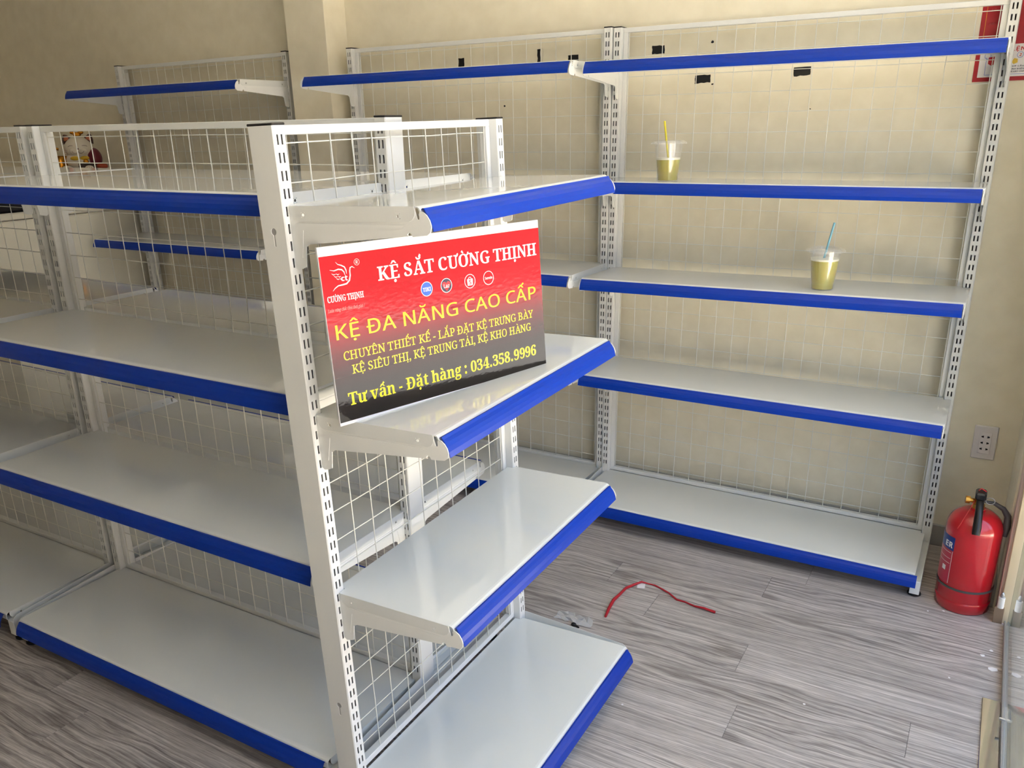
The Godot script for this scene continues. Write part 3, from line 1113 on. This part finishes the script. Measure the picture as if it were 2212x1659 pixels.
# ------------------------------------------------------------------ drink cups
func make_cups() -> void:
	cup("plastic_cup", "clear cup of yellow drink with yellow straw on the second shelf", Vector3(0.276, 1.2855, 0.20), M_straw(rgb(226, 214, 60)), Vector3(-0.018, 0.195, 0.0), Vector3(0.006, 0.03, 0.0), 0.071, 0.4)
	cup("plastic_cup", "clear cup of yellow drink with blue straw on the middle shelf", Vector3(0.8175, 0.9545, 0.212), M_straw(rgb(120, 180, 200)), Vector3(0.018, 0.212, 0.0), Vector3(-0.016, 0.03, 0.0), 0.094, 1.7)

func M_straw(c: Color) -> StandardMaterial3D:
	var m := mat(c, 0.3)
	m.backlight_enabled = true
	m.backlight = c * 0.4
	return m

func cup(called: String, label: String, at: Vector3, straw: Material, s1: Vector3, s0: Vector3, level: float, turn: float) -> void:
	var t := thing(called, label, "cup", at, "cups of yellow drink")
	var rb := 0.0335
	var rt := 0.0475
	var h := 0.125
	var rad := func(y: float) -> float:
		if y < 0.020:
			return rb + y * 0.06
		return rb + 0.002 + (rt - rb - 0.002) * (y - 0.020) / (h - 0.020)
	var prof := [Vector2(0.0, 0.002), Vector2(rb - 0.004, 0.001), Vector2(rb, 0.0)]
	for k in 9:
		var y := 0.002 + (h - 0.002) * k / 8.0
		prof.append(Vector2(rad.call(y), y))
		if k == 1:
			prof.append(Vector2(rad.call(0.0199), 0.0199))
			prof.append(Vector2(rad.call(0.0205), 0.0205))
	for k in range(8, -1, -1):
		var y := 0.004 + (h - 0.004) * k / 8.0
		prof.append(Vector2(rad.call(y) - 0.0008, y))
	prof.append(Vector2(0.0, 0.004))
	var st := ms(M.clear)
	lathe(st, prof, 40)
	obj("cup_wall", st, t)
	# drink
	var dm := mat(rgb(180, 169, 26), 0.25)
	dm.subsurf_scatter_enabled = true
	dm.subsurf_scatter_strength = 0.25
	st = ms(dm)
	var dp := [Vector2(0.0, 0.0045)]
	for k in 7:
		var y := 0.0045 + (level - 0.0045) * k / 6.0
		dp.append(Vector2(rad.call(y) - 0.0012, y))
	dp.append(Vector2(0.0, level))
	lathe(st, dp, 40)
	obj("drink", st, t)
	st = ms(mat(rgb(236, 234, 214), 0.7))
	lathe(st, [Vector2(rad.call(level) - 0.0013, level), Vector2(rad.call(level + 0.007) - 0.0016, level + 0.006), Vector2(0.025, level + 0.008), Vector2(0.0, level + 0.0065)], 32)
	obj("foam", st, t)
	# lid with a broad rim
	st = ms(M.clear)
	lathe(st, [Vector2(0.0, h + 0.001), Vector2(0.036, h + 0.001), Vector2(0.0385, h + 0.008), Vector2(0.048, h + 0.009), Vector2(0.056, h + 0.005), Vector2(0.060, h - 0.003), Vector2(0.0592, h - 0.0035), Vector2(0.0552, h + 0.004), Vector2(0.0478, h + 0.008), Vector2(0.0392, h + 0.007), Vector2(0.0368, h), Vector2(0.0, h)], 44)
	var lid := obj("lid", st, t)
	st = ms(M.clear)
	for k in 40:
		var a := TAU * k / 40.0
		var o := Vector3(sin(a), 0, cos(a))
		tube(st, PackedVector3Array([o * 0.0575 + Vector3(0, h + 0.003, 0), o * 0.0608 + Vector3(0, h - 0.003, 0)]), 0.0009, 5)
	obj("lid_ribs", st, lid)
	st = ms(straw)
	tube(st, PackedVector3Array([s0, s1]), 0.0034, 12)
	obj("straw", st, t)
	t.rotation.y = 0.0

# ------------------------------------------------------------------ fire extinguisher
func make_extinguisher() -> void:
	var t := thing("fire_extinguisher", "red fire extinguisher standing in the corner by the glass", "extinguisher", Vector3(1.358, 0.0, 0.318))
	var red := mat(rgb(186, 16, 32), 0.22)
	red.clearcoat_enabled = true
	red.clearcoat = 0.6
	red.clearcoat_roughness = 0.1
	var R := 0.079
	var st := ms(red)
	var prof := [Vector2(0.0, 0.004), Vector2(R - 0.006, 0.0), Vector2(R - 0.001, 0.004), Vector2(R, 0.03), Vector2(R, 0.036), Vector2(R - 0.0015, 0.038), Vector2(R - 0.001, 0.041), Vector2(R, 0.043), Vector2(R, 0.27)]
	for k in range(1, 11):
		var a := PI / 2 * k / 10.0
		prof.append(Vector2(0.022 + (R - 0.022) * cos(a), 0.27 + 0.062 * sin(a)))
	prof.append(Vector2(0.022, 0.338))
	prof.append(Vector2(0.0, 0.338))
	lathe(st, prof, 48)
	obj("cylinder", st, t)
	st = ms(M.brass)
	lathe(st, [Vector2(0.017, 0.338), Vector2(0.017, 0.350), Vector2(0.013, 0.352), Vector2(0.013, 0.372), Vector2(0.0, 0.372)], 20)
	tube(st, PackedVector3Array([Vector3(-0.010, 0.360, 0.004), Vector3(-0.026, 0.361, 0.006)]), 0.007, 12)
	tube(st, PackedVector3Array([Vector3(-0.026, 0.361, 0.006), Vector3(-0.038, 0.3615, 0.0075)]), 0.0115, 12)
	obj("valve", st, t)
	# squeeze levers: upper stub and the lower grip that hangs over the shoulder
	st = ms(M.black)
	rbox(st, Vector3(-0.014, 0.374, -0.012), Vector3(0.016, 0.398, 0.036), 0.005)
	obj("top_lever", st, t)
	st = ms(M.black)
	tube(st, PackedVector3Array([Vector3(0.002, 0.370, 0.010), Vector3(0.002, 0.362, 0.040), Vector3(0.003, 0.338, 0.060), Vector3(0.004, 0.305, 0.080), Vector3(0.004, 0.285, 0.089)]), [0.010, 0.011, 0.011, 0.012, 0.011], 14)
	obj("grip", st, t)
	st = ms(M.alu)
	var ringp := PackedVector3Array()
	for k in 19:
		var a := TAU * k / 18.0
		ringp.append(Vector3(0.028 + 0.012 * cos(a), 0.370 + 0.011 * sin(a), 0.012))
	tube(st, ringp, 0.0012, 8)
	obj("safety_pin_ring", st, t)
	# hose on the far side
	st = ms(M.grey_plastic)
	tube(st, PackedVector3Array([Vector3(0.012, 0.360, -0.004), Vector3(0.040, 0.358, -0.006), Vector3(0.066, 0.345, -0.006), Vector3(0.081, 0.325, 0.0), Vector3(0.083, 0.295, 0.004), Vector3(0.0815, 0.262, 0.008)]), [0.004, 0.006, 0.008, 0.010, 0.011, 0.007], 12)
	obj("hose", st, t)
	st = ms(mat(rgb(205, 30, 40), 0.4))
	tube(st, PackedVector3Array([Vector3(-0.010, 0.372, 0.012), Vector3(-0.012, 0.392, 0.010), Vector3(0.0, 0.405, 0.008), Vector3(0.014, 0.398, 0.010)]), 0.0013, 6)
	tube(st, PackedVector3Array([Vector3(-0.012, 0.366, 0.016), Vector3(-0.024, 0.342, 0.044), Vector3(-0.040, 0.302, 0.066), Vector3(-0.046, 0.286, 0.068)]), 0.0012, 6)
	obj("seal_cord", st, t)
	# paper label that wraps the left side
	var lab := ms(mat(rgb(176, 44, 66), 0.3))
	lathe(lab, [Vector2(R + 0.0004, 0.092), Vector2(R + 0.0004, 0.205)], 20, Vector3.ZERO, -2.1, -0.62)
	var l := obj("label", lab, t)
	lab = ms(mat(rgb(28, 52, 130), 0.3))
	lathe(lab, [Vector2(R + 0.0006, 0.205), Vector2(R + 0.0006, 0.250)], 20, Vector3.ZERO, -2.1, -0.62)
	obj("blue_band", lab, l)
	lab = ms(M.paper)
	for y in [0.196, 0.176, 0.160]:
		lathe(lab, [Vector2(R + 0.0007, y), Vector2(R + 0.0007, y + 0.0012)], 14, Vector3.ZERO, -1.9, -0.70)
	lathe(lab, [Vector2(R + 0.0007, 0.132), Vector2(R + 0.0007, 0.148)], 4, Vector3.ZERO, -1.05, -0.86)
	lathe(lab, [Vector2(R + 0.0007, 0.094), Vector2(R + 0.0007, 0.203)], 1, Vector3.ZERO, -0.655, -0.640)
	obj("label_print", lab, l)
	for k in 2:
		var a := -0.98 if k == 0 else -0.78
		var w := letters(l, "lettering", "E" if k == 0 else "R", font("Droid Sans", 700), M.print_white, -0.006, 0.0, 0.0125 if k == 0 else 0.014, 0.019, 0.0)
		w.transform = Transform3D(Basis(Vector3.UP, a), Vector3(sin(a), 0, cos(a)) * (R + 0.0009) + Vector3(0, 0.2135, 0)) * w.transform
	# black rubber band and the paper seal tucked under it
	st = ms(M.grey_plastic)
	lathe(st, [Vector2(R + 0.0002, 0.078), Vector2(R + 0.0022, 0.079), Vector2(R + 0.0022, 0.085), Vector2(R + 0.0002, 0.086)], 48)
	obj("band", st, t)

# ------------------------------------------------------------------ things on the back wall
func make_wall_things() -> void:
	# power outlet
	var o := thing("power_outlet", "white three-gang power outlet low on the cream wall", "outlet", Vector3(1.352, 0.416, ZB))
	var st := ms(mat(rgb(226, 222, 222), 0.4))
	rbox(st, Vector3(-0.036, -0.060, 0.0), Vector3(0.036, 0.060, 0.009), 0.003)
	obj("cover_plate", st, o)
	st = ms(mat(rgb(232, 228, 230), 0.4))
	rbox(st, Vector3(-0.018, -0.038, 0.009), Vector3(0.018, 0.038, 0.0105), 0.0006)
	obj("socket_insert", st, o)
	st = ms(M.black)  # flat black shapes stand in for the shade inside the socket openings
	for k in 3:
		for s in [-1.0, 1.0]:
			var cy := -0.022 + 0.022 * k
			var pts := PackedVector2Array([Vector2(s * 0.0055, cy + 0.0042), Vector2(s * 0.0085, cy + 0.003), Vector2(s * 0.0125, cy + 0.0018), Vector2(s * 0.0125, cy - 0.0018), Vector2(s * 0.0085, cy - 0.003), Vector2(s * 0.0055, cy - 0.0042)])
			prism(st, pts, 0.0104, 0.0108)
	obj("socket_hole_shade", st, o)
	# scraps of black tape left on the wall (x0, y0, x1, y1)
	var rng := RandomNumberGenerator.new()
	rng.seed = 8
	var patches := [
		[-0.742, 1.705, -0.714, 1.744, "torn black tape scrap above the bay right of the pillar"],
		[-0.373, 1.700, -0.360, 1.757, "narrow black tape strip, left one of the upright pair"],
		[-0.357, 1.700, -0.350, 1.757, "very thin black tape strip, right one of the upright pair"],
		[-0.240, 1.690, -0.196, 1.727, "black tape square beside the twin shelf posts"],
		[0.099, 1.710, 0.147, 1.738, "black tape rectangle above the top shelf of the cup bay"],
		[0.265, 1.604, 0.321, 1.632, "ragged black tape scrap just under the top shelf of the cup bay"],
		[0.607, 1.612, 0.662, 1.641, "plain black tape rectangle under the top shelf of the cup bay"]]
	for p in patches:
		st = ms(M.black_tape)
		var pts := PackedVector2Array()
		var n := 5
		for k in n:
			pts.append(Vector2(lerpf(p[0], p[2], k / float(n)), p[3] + rng.randf_range(-0.0015, 0.001)))
		for k in n:
			pts.append(Vector2(p[2] + rng.randf_range(-0.001, 0.001), lerpf(p[3], p[1], k / float(n))))
		for k in n:
			pts.append(Vector2(lerpf(p[2], p[0], k / float(n)), p[1] + rng.randf_range(-0.001, 0.004)))
		for k in n:
			pts.append(Vector2(p[0] + rng.randf_range(-0.001, 0.002), lerpf(p[1], p[3], k / float(n))))
		prism(st, pts, ZB, ZB + 0.0012)
		tag(obj("tape_scrap", st), p[4], "tape", "black tape scraps on the back wall")
	for p in [[0.322, 1.738, 0.006, "tiny black tape crumb above the top shelf of the cup bay"], [0.329, 1.600, 0.004, "tiny black tape crumb beside the ragged scrap"], [-0.527, 1.554, 0.005, "tiny black tape crumb on the wall above the island's end post"], [0.672, 1.508, 0.003, "tiny dark speck on the wall below the plain tape rectangle"]]:
		st = ms(M.black_tape)
		var pts := PackedVector2Array()
		for k in 7:
			var a := TAU * k / 7.0
			pts.append(Vector2(p[0], p[1]) + Vector2(cos(a) * 1.2, sin(a) * 0.8) * p[2] * rng.randf_range(0.5, 1.1))
		prism(st, pts, ZB, ZB + 0.001)
		tag(obj("tape_scrap", st), p[3], "tape", "black tape scraps on the back wall")
	make_poster()

func make_poster() -> void:
	var t := thing("fire_poster", "red and white fire safety poster in the upper right corner", "poster", Vector3(1.146, 1.571, ZB))
	var W := 0.296
	var H := 0.42
	var dark_red := mat(rgb(170, 18, 34), 0.45)
	var st := ms(dark_red)
	rbox(st, Vector3(0, 0, 0), Vector3(W, H, 0.0025), 0.0005)
	var b := obj("sheet", st, t)
	st = ms(M.paper)
	box(st, Vector3(0.012, 0.012, 0.0024), Vector3(W - 0.012, 0.102, 0.0029))
	obj("white_field", st, b)
	# yellow inner line
	st = ms(mat(rgb(205, 140, 40), 0.5))
	box(st, Vector3(0.012, 0.105, 0.0024), Vector3(0.0135, H - 0.012, 0.0028))
	box(st, Vector3(W - 0.0135, 0.105, 0.0024), Vector3(W - 0.012, H - 0.012, 0.0028))
	obj("yellow_line", st, b)
	var bold := font("Droid Sans", 700)
	var faint := mat(rgb(192, 70, 76), 0.5)
	letters(b, "lettering", "LỆNH", bold, M.print_red, 0.094, 0.083, 0.05, 0.0105, 0.0031)
	st = ms(M.print_blue)
	for k in 2:
		disc(st, Vector3(0.118 - 0.085 * k, 0.0715, 0.0031), 0.0085, 0.0075, 24)
	# rounded picture frames
	for x in [0.030, 0.090]:
		for s in [[x, 0.018, x + 0.050, 0.0190], [x, 0.018, x + 0.001, 0.068], [x + 0.049, 0.018, x + 0.050, 0.068]]:
			box(st, Vector3(s[0], s[1], 0.0028), Vector3(s[2], s[3], 0.0031))
	obj("picture_frames", st, b)
	letters(b, "lettering", "2", bold, M.print_red, 0.1155, 0.0675, 0.006, 0.008, 0.0033)
	st = ms(M.print_red)
	prism(st, PackedVector2Array([Vector2(0.036, 0.068), Vector2(0.056, 0.070), Vector2(0.060, 0.052), Vector2(0.046, 0.044), Vector2(0.036, 0.050)]), 0.0028, 0.0031)
	obj("picture_red", st, b)
	st = ms(mat(rgb(225, 190, 60), 0.5))
	prism(st, PackedVector2Array([Vector2(0.098, 0.052), Vector2(0.104, 0.063), Vector2(0.113, 0.060), Vector2(0.114, 0.050), Vector2(0.104, 0.046)]), 0.0028, 0.0031)
	obj("picture_yellow", st, b)
	letters(b, "lettering", "CÚP CẦU", bold, M.print_navy, 0.096, 0.0385, 0.036, 0.0038, 0.0031)
	letters(b, "lettering", "DAO ĐIỆN", bold, M.print_navy, 0.096, 0.0310, 0.038, 0.0038, 0.0031)
	letters(b, "lettering", "NƠI XẢY CHÁY", bold, M.print_navy, 0.092, 0.0235, 0.046, 0.0038, 0.0031)
	for k in 6:
		letters(b, "lettering", "ĐIỀU %d" % (k + 4), font("Droid Sans", 400), faint, 0.024, 0.118 + 0.040 * k, 0.024, 0.0045, 0.0031)

# ------------------------------------------------------------------ white cabinet and lucky cat
func make_left_corner() -> void:
	var c := thing("white_cabinet", "tall white cabinet standing left of the far wall bay", "cabinet", Vector3(-3.25, 0.0, 0.33))
	var wm := mat(rgb(226, 222, 206), 0.35)
	var st := ms(wm)
	rbox(st, Vector3(-0.34, 0.03, -0.39), Vector3(0.345, 1.095, 0.44), 0.006)
	obj("body", st, c)
	st = ms(wm)
	rbox(st, Vector3(-0.345, 1.099, -0.395), Vector3(0.350, 1.132, 0.445), 0.005)
	obj("top_panel", st, c)
	st = ms(M.black)
	rbox(st, Vector3(-0.33, 0.0, -0.38), Vector3(0.335, 0.03, 0.42), 0.002)
	obj("plinth", st, c)
	var k := thing("black_case", "black case lying on top of the white cabinet", "case", Vector3(-3.22, 1.132, 0.52))
	st = ms(M.black)
	rbox(st, Vector3(-0.28, 0.0, -0.18), Vector3(0.30, 0.11, 0.22), 0.01)
	obj("case_body", st, k)
	st = ms(M.grey_plastic)
	tube(st, PackedVector3Array([Vector3(0.30, 0.05, -0.08), Vector3(0.325, 0.055, -0.07), Vector3(0.325, 0.055, 0.07), Vector3(0.30, 0.05, 0.08)]), 0.006, 8)
	obj("case_handle", st, k)
	var b := thing("white_box", "white carton under the lucky cat figurine", "box", Vector3(-3.17, 1.132, 0.06))
	st = ms(M.paper)
	rbox(st, Vector3(-0.26, 0.0, -0.12), Vector3(0.25, 0.170, 0.14), 0.002)
	obj("carton", st, b)
	st = ms(mat(rgb(214, 206, 190), 0.6))
	rbox(st, Vector3(-0.261, 0.168, -0.02), Vector3(0.251, 0.1712, 0.03), 0.0002)
	obj("packing_tape", st, b)
	make_cat(Vector3(-3.165, 1.303, 0.06))

func make_cat(at: Vector3) -> void:
	var t := thing("lucky_cat", "white ceramic lucky cat figurine with gold ornaments", "figurine", at)
	t.rotation.y = 0.85
	var cer := mat(rgb(226, 218, 200), 0.2)
	var gold := mat(rgb(206, 140, 40), 0.25, 0.9)
	var brown := mat(rgb(70, 34, 26), 0.35)
	var redm := mat(rgb(150, 40, 40), 0.35)
	# head and body as one ceramic shape
	var st := ms(cer)
	ellipsoid(st, Vector3(0.0, 0.052, 0.0), Vector3(0.085, 0.050, 0.07), 28, 16)
	ellipsoid(st, Vector3(0.0, 0.115, 0.012), Vector3(0.074, 0.062, 0.062), 28, 16)
	ellipsoid(st, Vector3(-0.020, 0.100, 0.062), Vector3(0.024, 0.017, 0.016), 16, 10)
	ellipsoid(st, Vector3(0.020, 0.100, 0.062), Vector3(0.024, 0.017, 0.016), 16, 10)
	obj("body", st, t)
	for s in [-1.0, 1.0]:
		st = ms(brown)
		lathe(st, [Vector2(0.030, 0.0), Vector2(0.022, 0.02), Vector2(0.010, 0.038), Vector2(0.0, 0.044)], 16)
		var ear := obj("ear", st, t, Vector3(s * 0.048, 0.148, 0.004))
		ear.rotation.z = -s * 0.45
		st = ms(mat(rgb(196, 110, 70), 0.3))
		ellipsoid(st, Vector3(0, 0.014, 0.018), Vector3(0.014, 0.016, 0.008), 14, 8)
		obj("inner_ear", st, ear)
		# closed smiling eye
		st = ms(brown)
		var p := PackedVector3Array()
		for k in 9:
			var a := PI * (0.15 + 0.7 * k / 8.0)
			p.append(Vector3(s * 0.032 + 0.017 * cos(a), 0.120 + 0.009 * sin(a), 0.066 - 0.25 * absf(s * 0.032 + 0.017 * cos(a)) + 0.008))
		tube(st, p, 0.0011, 6)
		obj("eye", st, t)
		st = ms(redm)
		for k in 3:
			tube(st, PackedVector3Array([Vector3(s * 0.056, 0.104 - 0.008 * k, 0.052), Vector3(s * 0.071, 0.107 - 0.011 * k, 0.033)]), 0.0009, 5)
		obj("whiskers", st, t)
	st = ms(brown)
	ellipsoid(st, Vector3(0, 0.112, 0.078), Vector3(0.006, 0.004, 0.004), 12, 8)
	obj("nose", st, t)
	st = ms(brown)
	for s in [-1.0, 1.0]:
		var p := PackedVector3Array()
		for k in 8:
			var a := PI + PI * k / 7.0
			p.append(Vector3(s * 0.014 + 0.014 * cos(a), 0.100 + 0.010 * sin(a), 0.0775 + 0.002 * sin(PI * k / 7.0)))
		tube(st, p, 0.0010, 6)
	obj("mouth", st, t)
	# gold crown-like ornament between the ears
	st = ms(gold)
	ellipsoid(st, Vector3(0, 0.185, 0.006), Vector3(0.020, 0.014, 0.014), 16, 10)
	ellipsoid(st, Vector3(-0.020, 0.196, 0.006), Vector3(0.015, 0.009, 0.010), 14, 8)
	ellipsoid(st, Vector3(0.020, 0.196, 0.006), Vector3(0.015, 0.009, 0.010), 14, 8)
	obj("crown", st, t)
	# gold basket at its side
	st = ms(gold)
	lathe(st, [Vector2(0.0, 0.005), Vector2(0.030, 0.005), Vector2(0.036, 0.04), Vector2(0.033, 0.055), Vector2(0.040, 0.075), Vector2(0.036, 0.078), Vector2(0.0, 0.070)], 20, Vector3(-0.105, 0, 0.028))
	tube(st, PackedVector3Array([Vector3(-0.135, 0.075, 0.03), Vector3(-0.140, 0.105, 0.03), Vector3(-0.125, 0.118, 0.03), Vector3(-0.100, 0.112, 0.03)]), 0.007, 8)
	obj("gold_basket", st, t)
	# yellow ribbon collar and bell
	st = ms(mat(rgb(212, 176, 40), 0.4))
	ellipsoid(st, Vector3(-0.022, 0.064, 0.070), Vector3(0.024, 0.011, 0.008), 14, 8)
	ellipsoid(st, Vector3(0.026, 0.064, 0.068), Vector3(0.024, 0.011, 0.008), 14, 8)
	obj("ribbon", st, t)
	st = ms(gold)
	ellipsoid(st, Vector3(0.030, 0.045, 0.074), Vector3(0.014, 0.014, 0.010), 14, 8)
	obj("bell", st, t)
	# painted robe at the right, coin tablet in front
	st = ms(mat(rgb(110, 30, 46), 0.35))
	ellipsoid(st, Vector3(0.068, 0.060, 0.020), Vector3(0.040, 0.056, 0.045), 18, 12)
	obj("robe", st, t)
	st = ms(mat(rgb(60, 42, 30), 0.35))
	rbox(st, Vector3(-0.012, 0.012, 0.070), Vector3(0.075, 0.040, 0.084), 0.004)
	var tab := obj("coin_tablet", st, t)
	tab.rotation.z = -0.12
	for s in [-1.0, 1.0]:
		st = ms(cer)
		ellipsoid(st, Vector3(s * 0.055 - 0.012, 0.014, 0.072), Vector3(0.026, 0.014, 0.022), 16, 10)
		var paw := obj("paw", st, t)
		st = ms(redm)
		for k in 3:
			tube(st, PackedVector3Array([Vector3(s * 0.055 - 0.022 + 0.010 * k, 0.008, 0.0935), Vector3(s * 0.055 - 0.022 + 0.010 * k, 0.018, 0.0935)]), 0.0012, 5)
		obj("toes", st, paw)
	st = ms(mat(rgb(176, 70, 40), 0.4))
	ellipsoid(st, Vector3(0.105, 0.019, 0.060), Vector3(0.030, 0.018, 0.024), 16, 10)
	obj("red_gourd", st, t)

# ------------------------------------------------------------------ bits on the floor
func make_floor_things() -> void:
	var rope := thing("red_twine", "crumpled red plastic twine lying on the plank floor", "twine", Vector3(0.5, 0.0, 0.78))
	var pts := [Vector2(1308, 1334), Vector2(1315, 1318), Vector2(1325, 1302), Vector2(1338, 1287), Vector2(1352, 1273), Vector2(1368, 1266), Vector2(1386, 1261), Vector2(1400, 1262), Vector2(1415, 1266), Vector2(1432, 1275), Vector2(1445, 1285), Vector2(1462, 1297), Vector2(1480, 1302), Vector2(1500, 1311), Vector2(1520, 1318), Vector2(1545, 1325)]
	var wd := [0.0045, 0.006, 0.006, 0.005, 0.005, 0.0045, 0.004, 0.0025, 0.003, 0.003, 0.003, 0.0032, 0.003, 0.0032, 0.004, 0.0045]
	var path := PackedVector3Array()
	var rad := []
	for i in pts.size():
		path.append(ground(pts[i]) - rope.position + Vector3(0, wd[i] * 0.95 + (0.004 if i % 4 == 2 else 0.0), 0))
		rad.append(wd[i] * 0.95)
	var st := ms(mat(rgb(176, 26, 40), 0.45))
	tube(st, path, rad, 8)
	obj("strand", st, rope)
	st = ms(M.paper)
	var tp := ground(Vector2(1384, 1264)) - rope.position
	prism(st, PackedVector2Array([Vector2(-0.012, -0.02), Vector2(0.014, -0.022), Vector2(0.016, 0.02), Vector2(-0.010, 0.022)]), 0.0005, 0.0015, Transform3D(Basis(Vector3(1, 0, -0.35).normalized(), Vector3(-0.35, 0, -1).normalized(), Vector3.UP), tp))
	obj("paper_tag", st, rope)
	# crumpled clear wrapper and a black plug
	var wr := thing("clear_wrapper", "crumpled scrap of clear plastic film on the floor", "wrapper", ground(Vector2(1243, 1338)))
	var rng := RandomNumberGenerator.new()
	rng.seed = 4
	var film := mat(Color(0.93, 0.94, 0.95, 0.38), 0.08)
	film.transparency = BaseMaterial3D.TRANSPARENCY_ALPHA
	st = ms(film)
	var grid := []
	for i in 8:
		var row := []
		for j in 5:
			row.append(Vector3(-0.06 + 0.12 * i / 7.0 + rng.randf_range(-0.006, 0.006), 0.002 + rng.randf_range(0.0, 0.012) * (1.0 if j > 0 and j < 4 else 0.2), -0.025 + 0.05 * j / 4.0 + rng.randf_range(-0.006, 0.006)))
		grid.append(row)
	for i in 7:
		for j in 4:
			tri(st, grid[i][j], grid[i][j + 1], grid[i + 1][j + 1])
			tri(st, grid[i][j], grid[i + 1][j + 1], grid[i + 1][j])
	obj("film", st, wr)
	var pg := thing("plastic_plug", "small black plastic plug dropped on the floor", "plug", ground(Vector2(1242, 1353)))
	st = ms(M.rubber)
	ellipsoid(st, Vector3(-0.004, 0.006, 0.0), Vector3(0.009, 0.006, 0.007), 12, 8)
	tube(st, PackedVector3Array([Vector3(0.0, 0.005, 0.0), Vector3(0.016, 0.004, 0.006)]), [0.004, 0.0025], 8)
	obj("plug_body", st, pg)
	# white paint flakes
	for f in [[2145, 1447, 0.012], [2122, 1416, 0.006], [2142, 1406, 0.005], [2050, 1464, 0.003], [2004, 1320, 0.003], [2038, 1320, 0.004], [1737, 1521, 0.003], [1344, 1522, 0.003]]:
		st = ms(M.paper)
		var c := ground(Vector2(f[0], f[1]))
		var o := PackedVector2Array()
		for k in 7:
			var a := TAU * k / 7.0
			o.append(Vector2(cos(a) * 1.2, sin(a)) * f[2] * rng.randf_range(0.6, 1.1))
		prism(st, o, 0.0, 0.001, Transform3D(Basis(Vector3(1, 0, 0), Vector3(0, 0, -1), Vector3(0, 1, 0)), Vector3.ZERO))
		tag(obj("paint_flake", st, null, c), "largest white paint flake on the floor near the steel plate" if f[2] > 0.01 else "small white paint flake on the plank floor", "flake", "paint flakes on the floor")

# the point of the floor seen at a pixel of the photograph
func ground(px: Vector2) -> Vector3:
	var b := Basis.from_euler(Vector3(-0.340923, 0.532054, -0.024467))
	var o := Vector3(1.2866, 1.4742, 3.0213)
	var r := b * Vector3((px.x - 1101.7) / 1785.32, -(px.y - 907.47) / 1785.32, -1.0)
	return o + r * (-o.y / r.y)
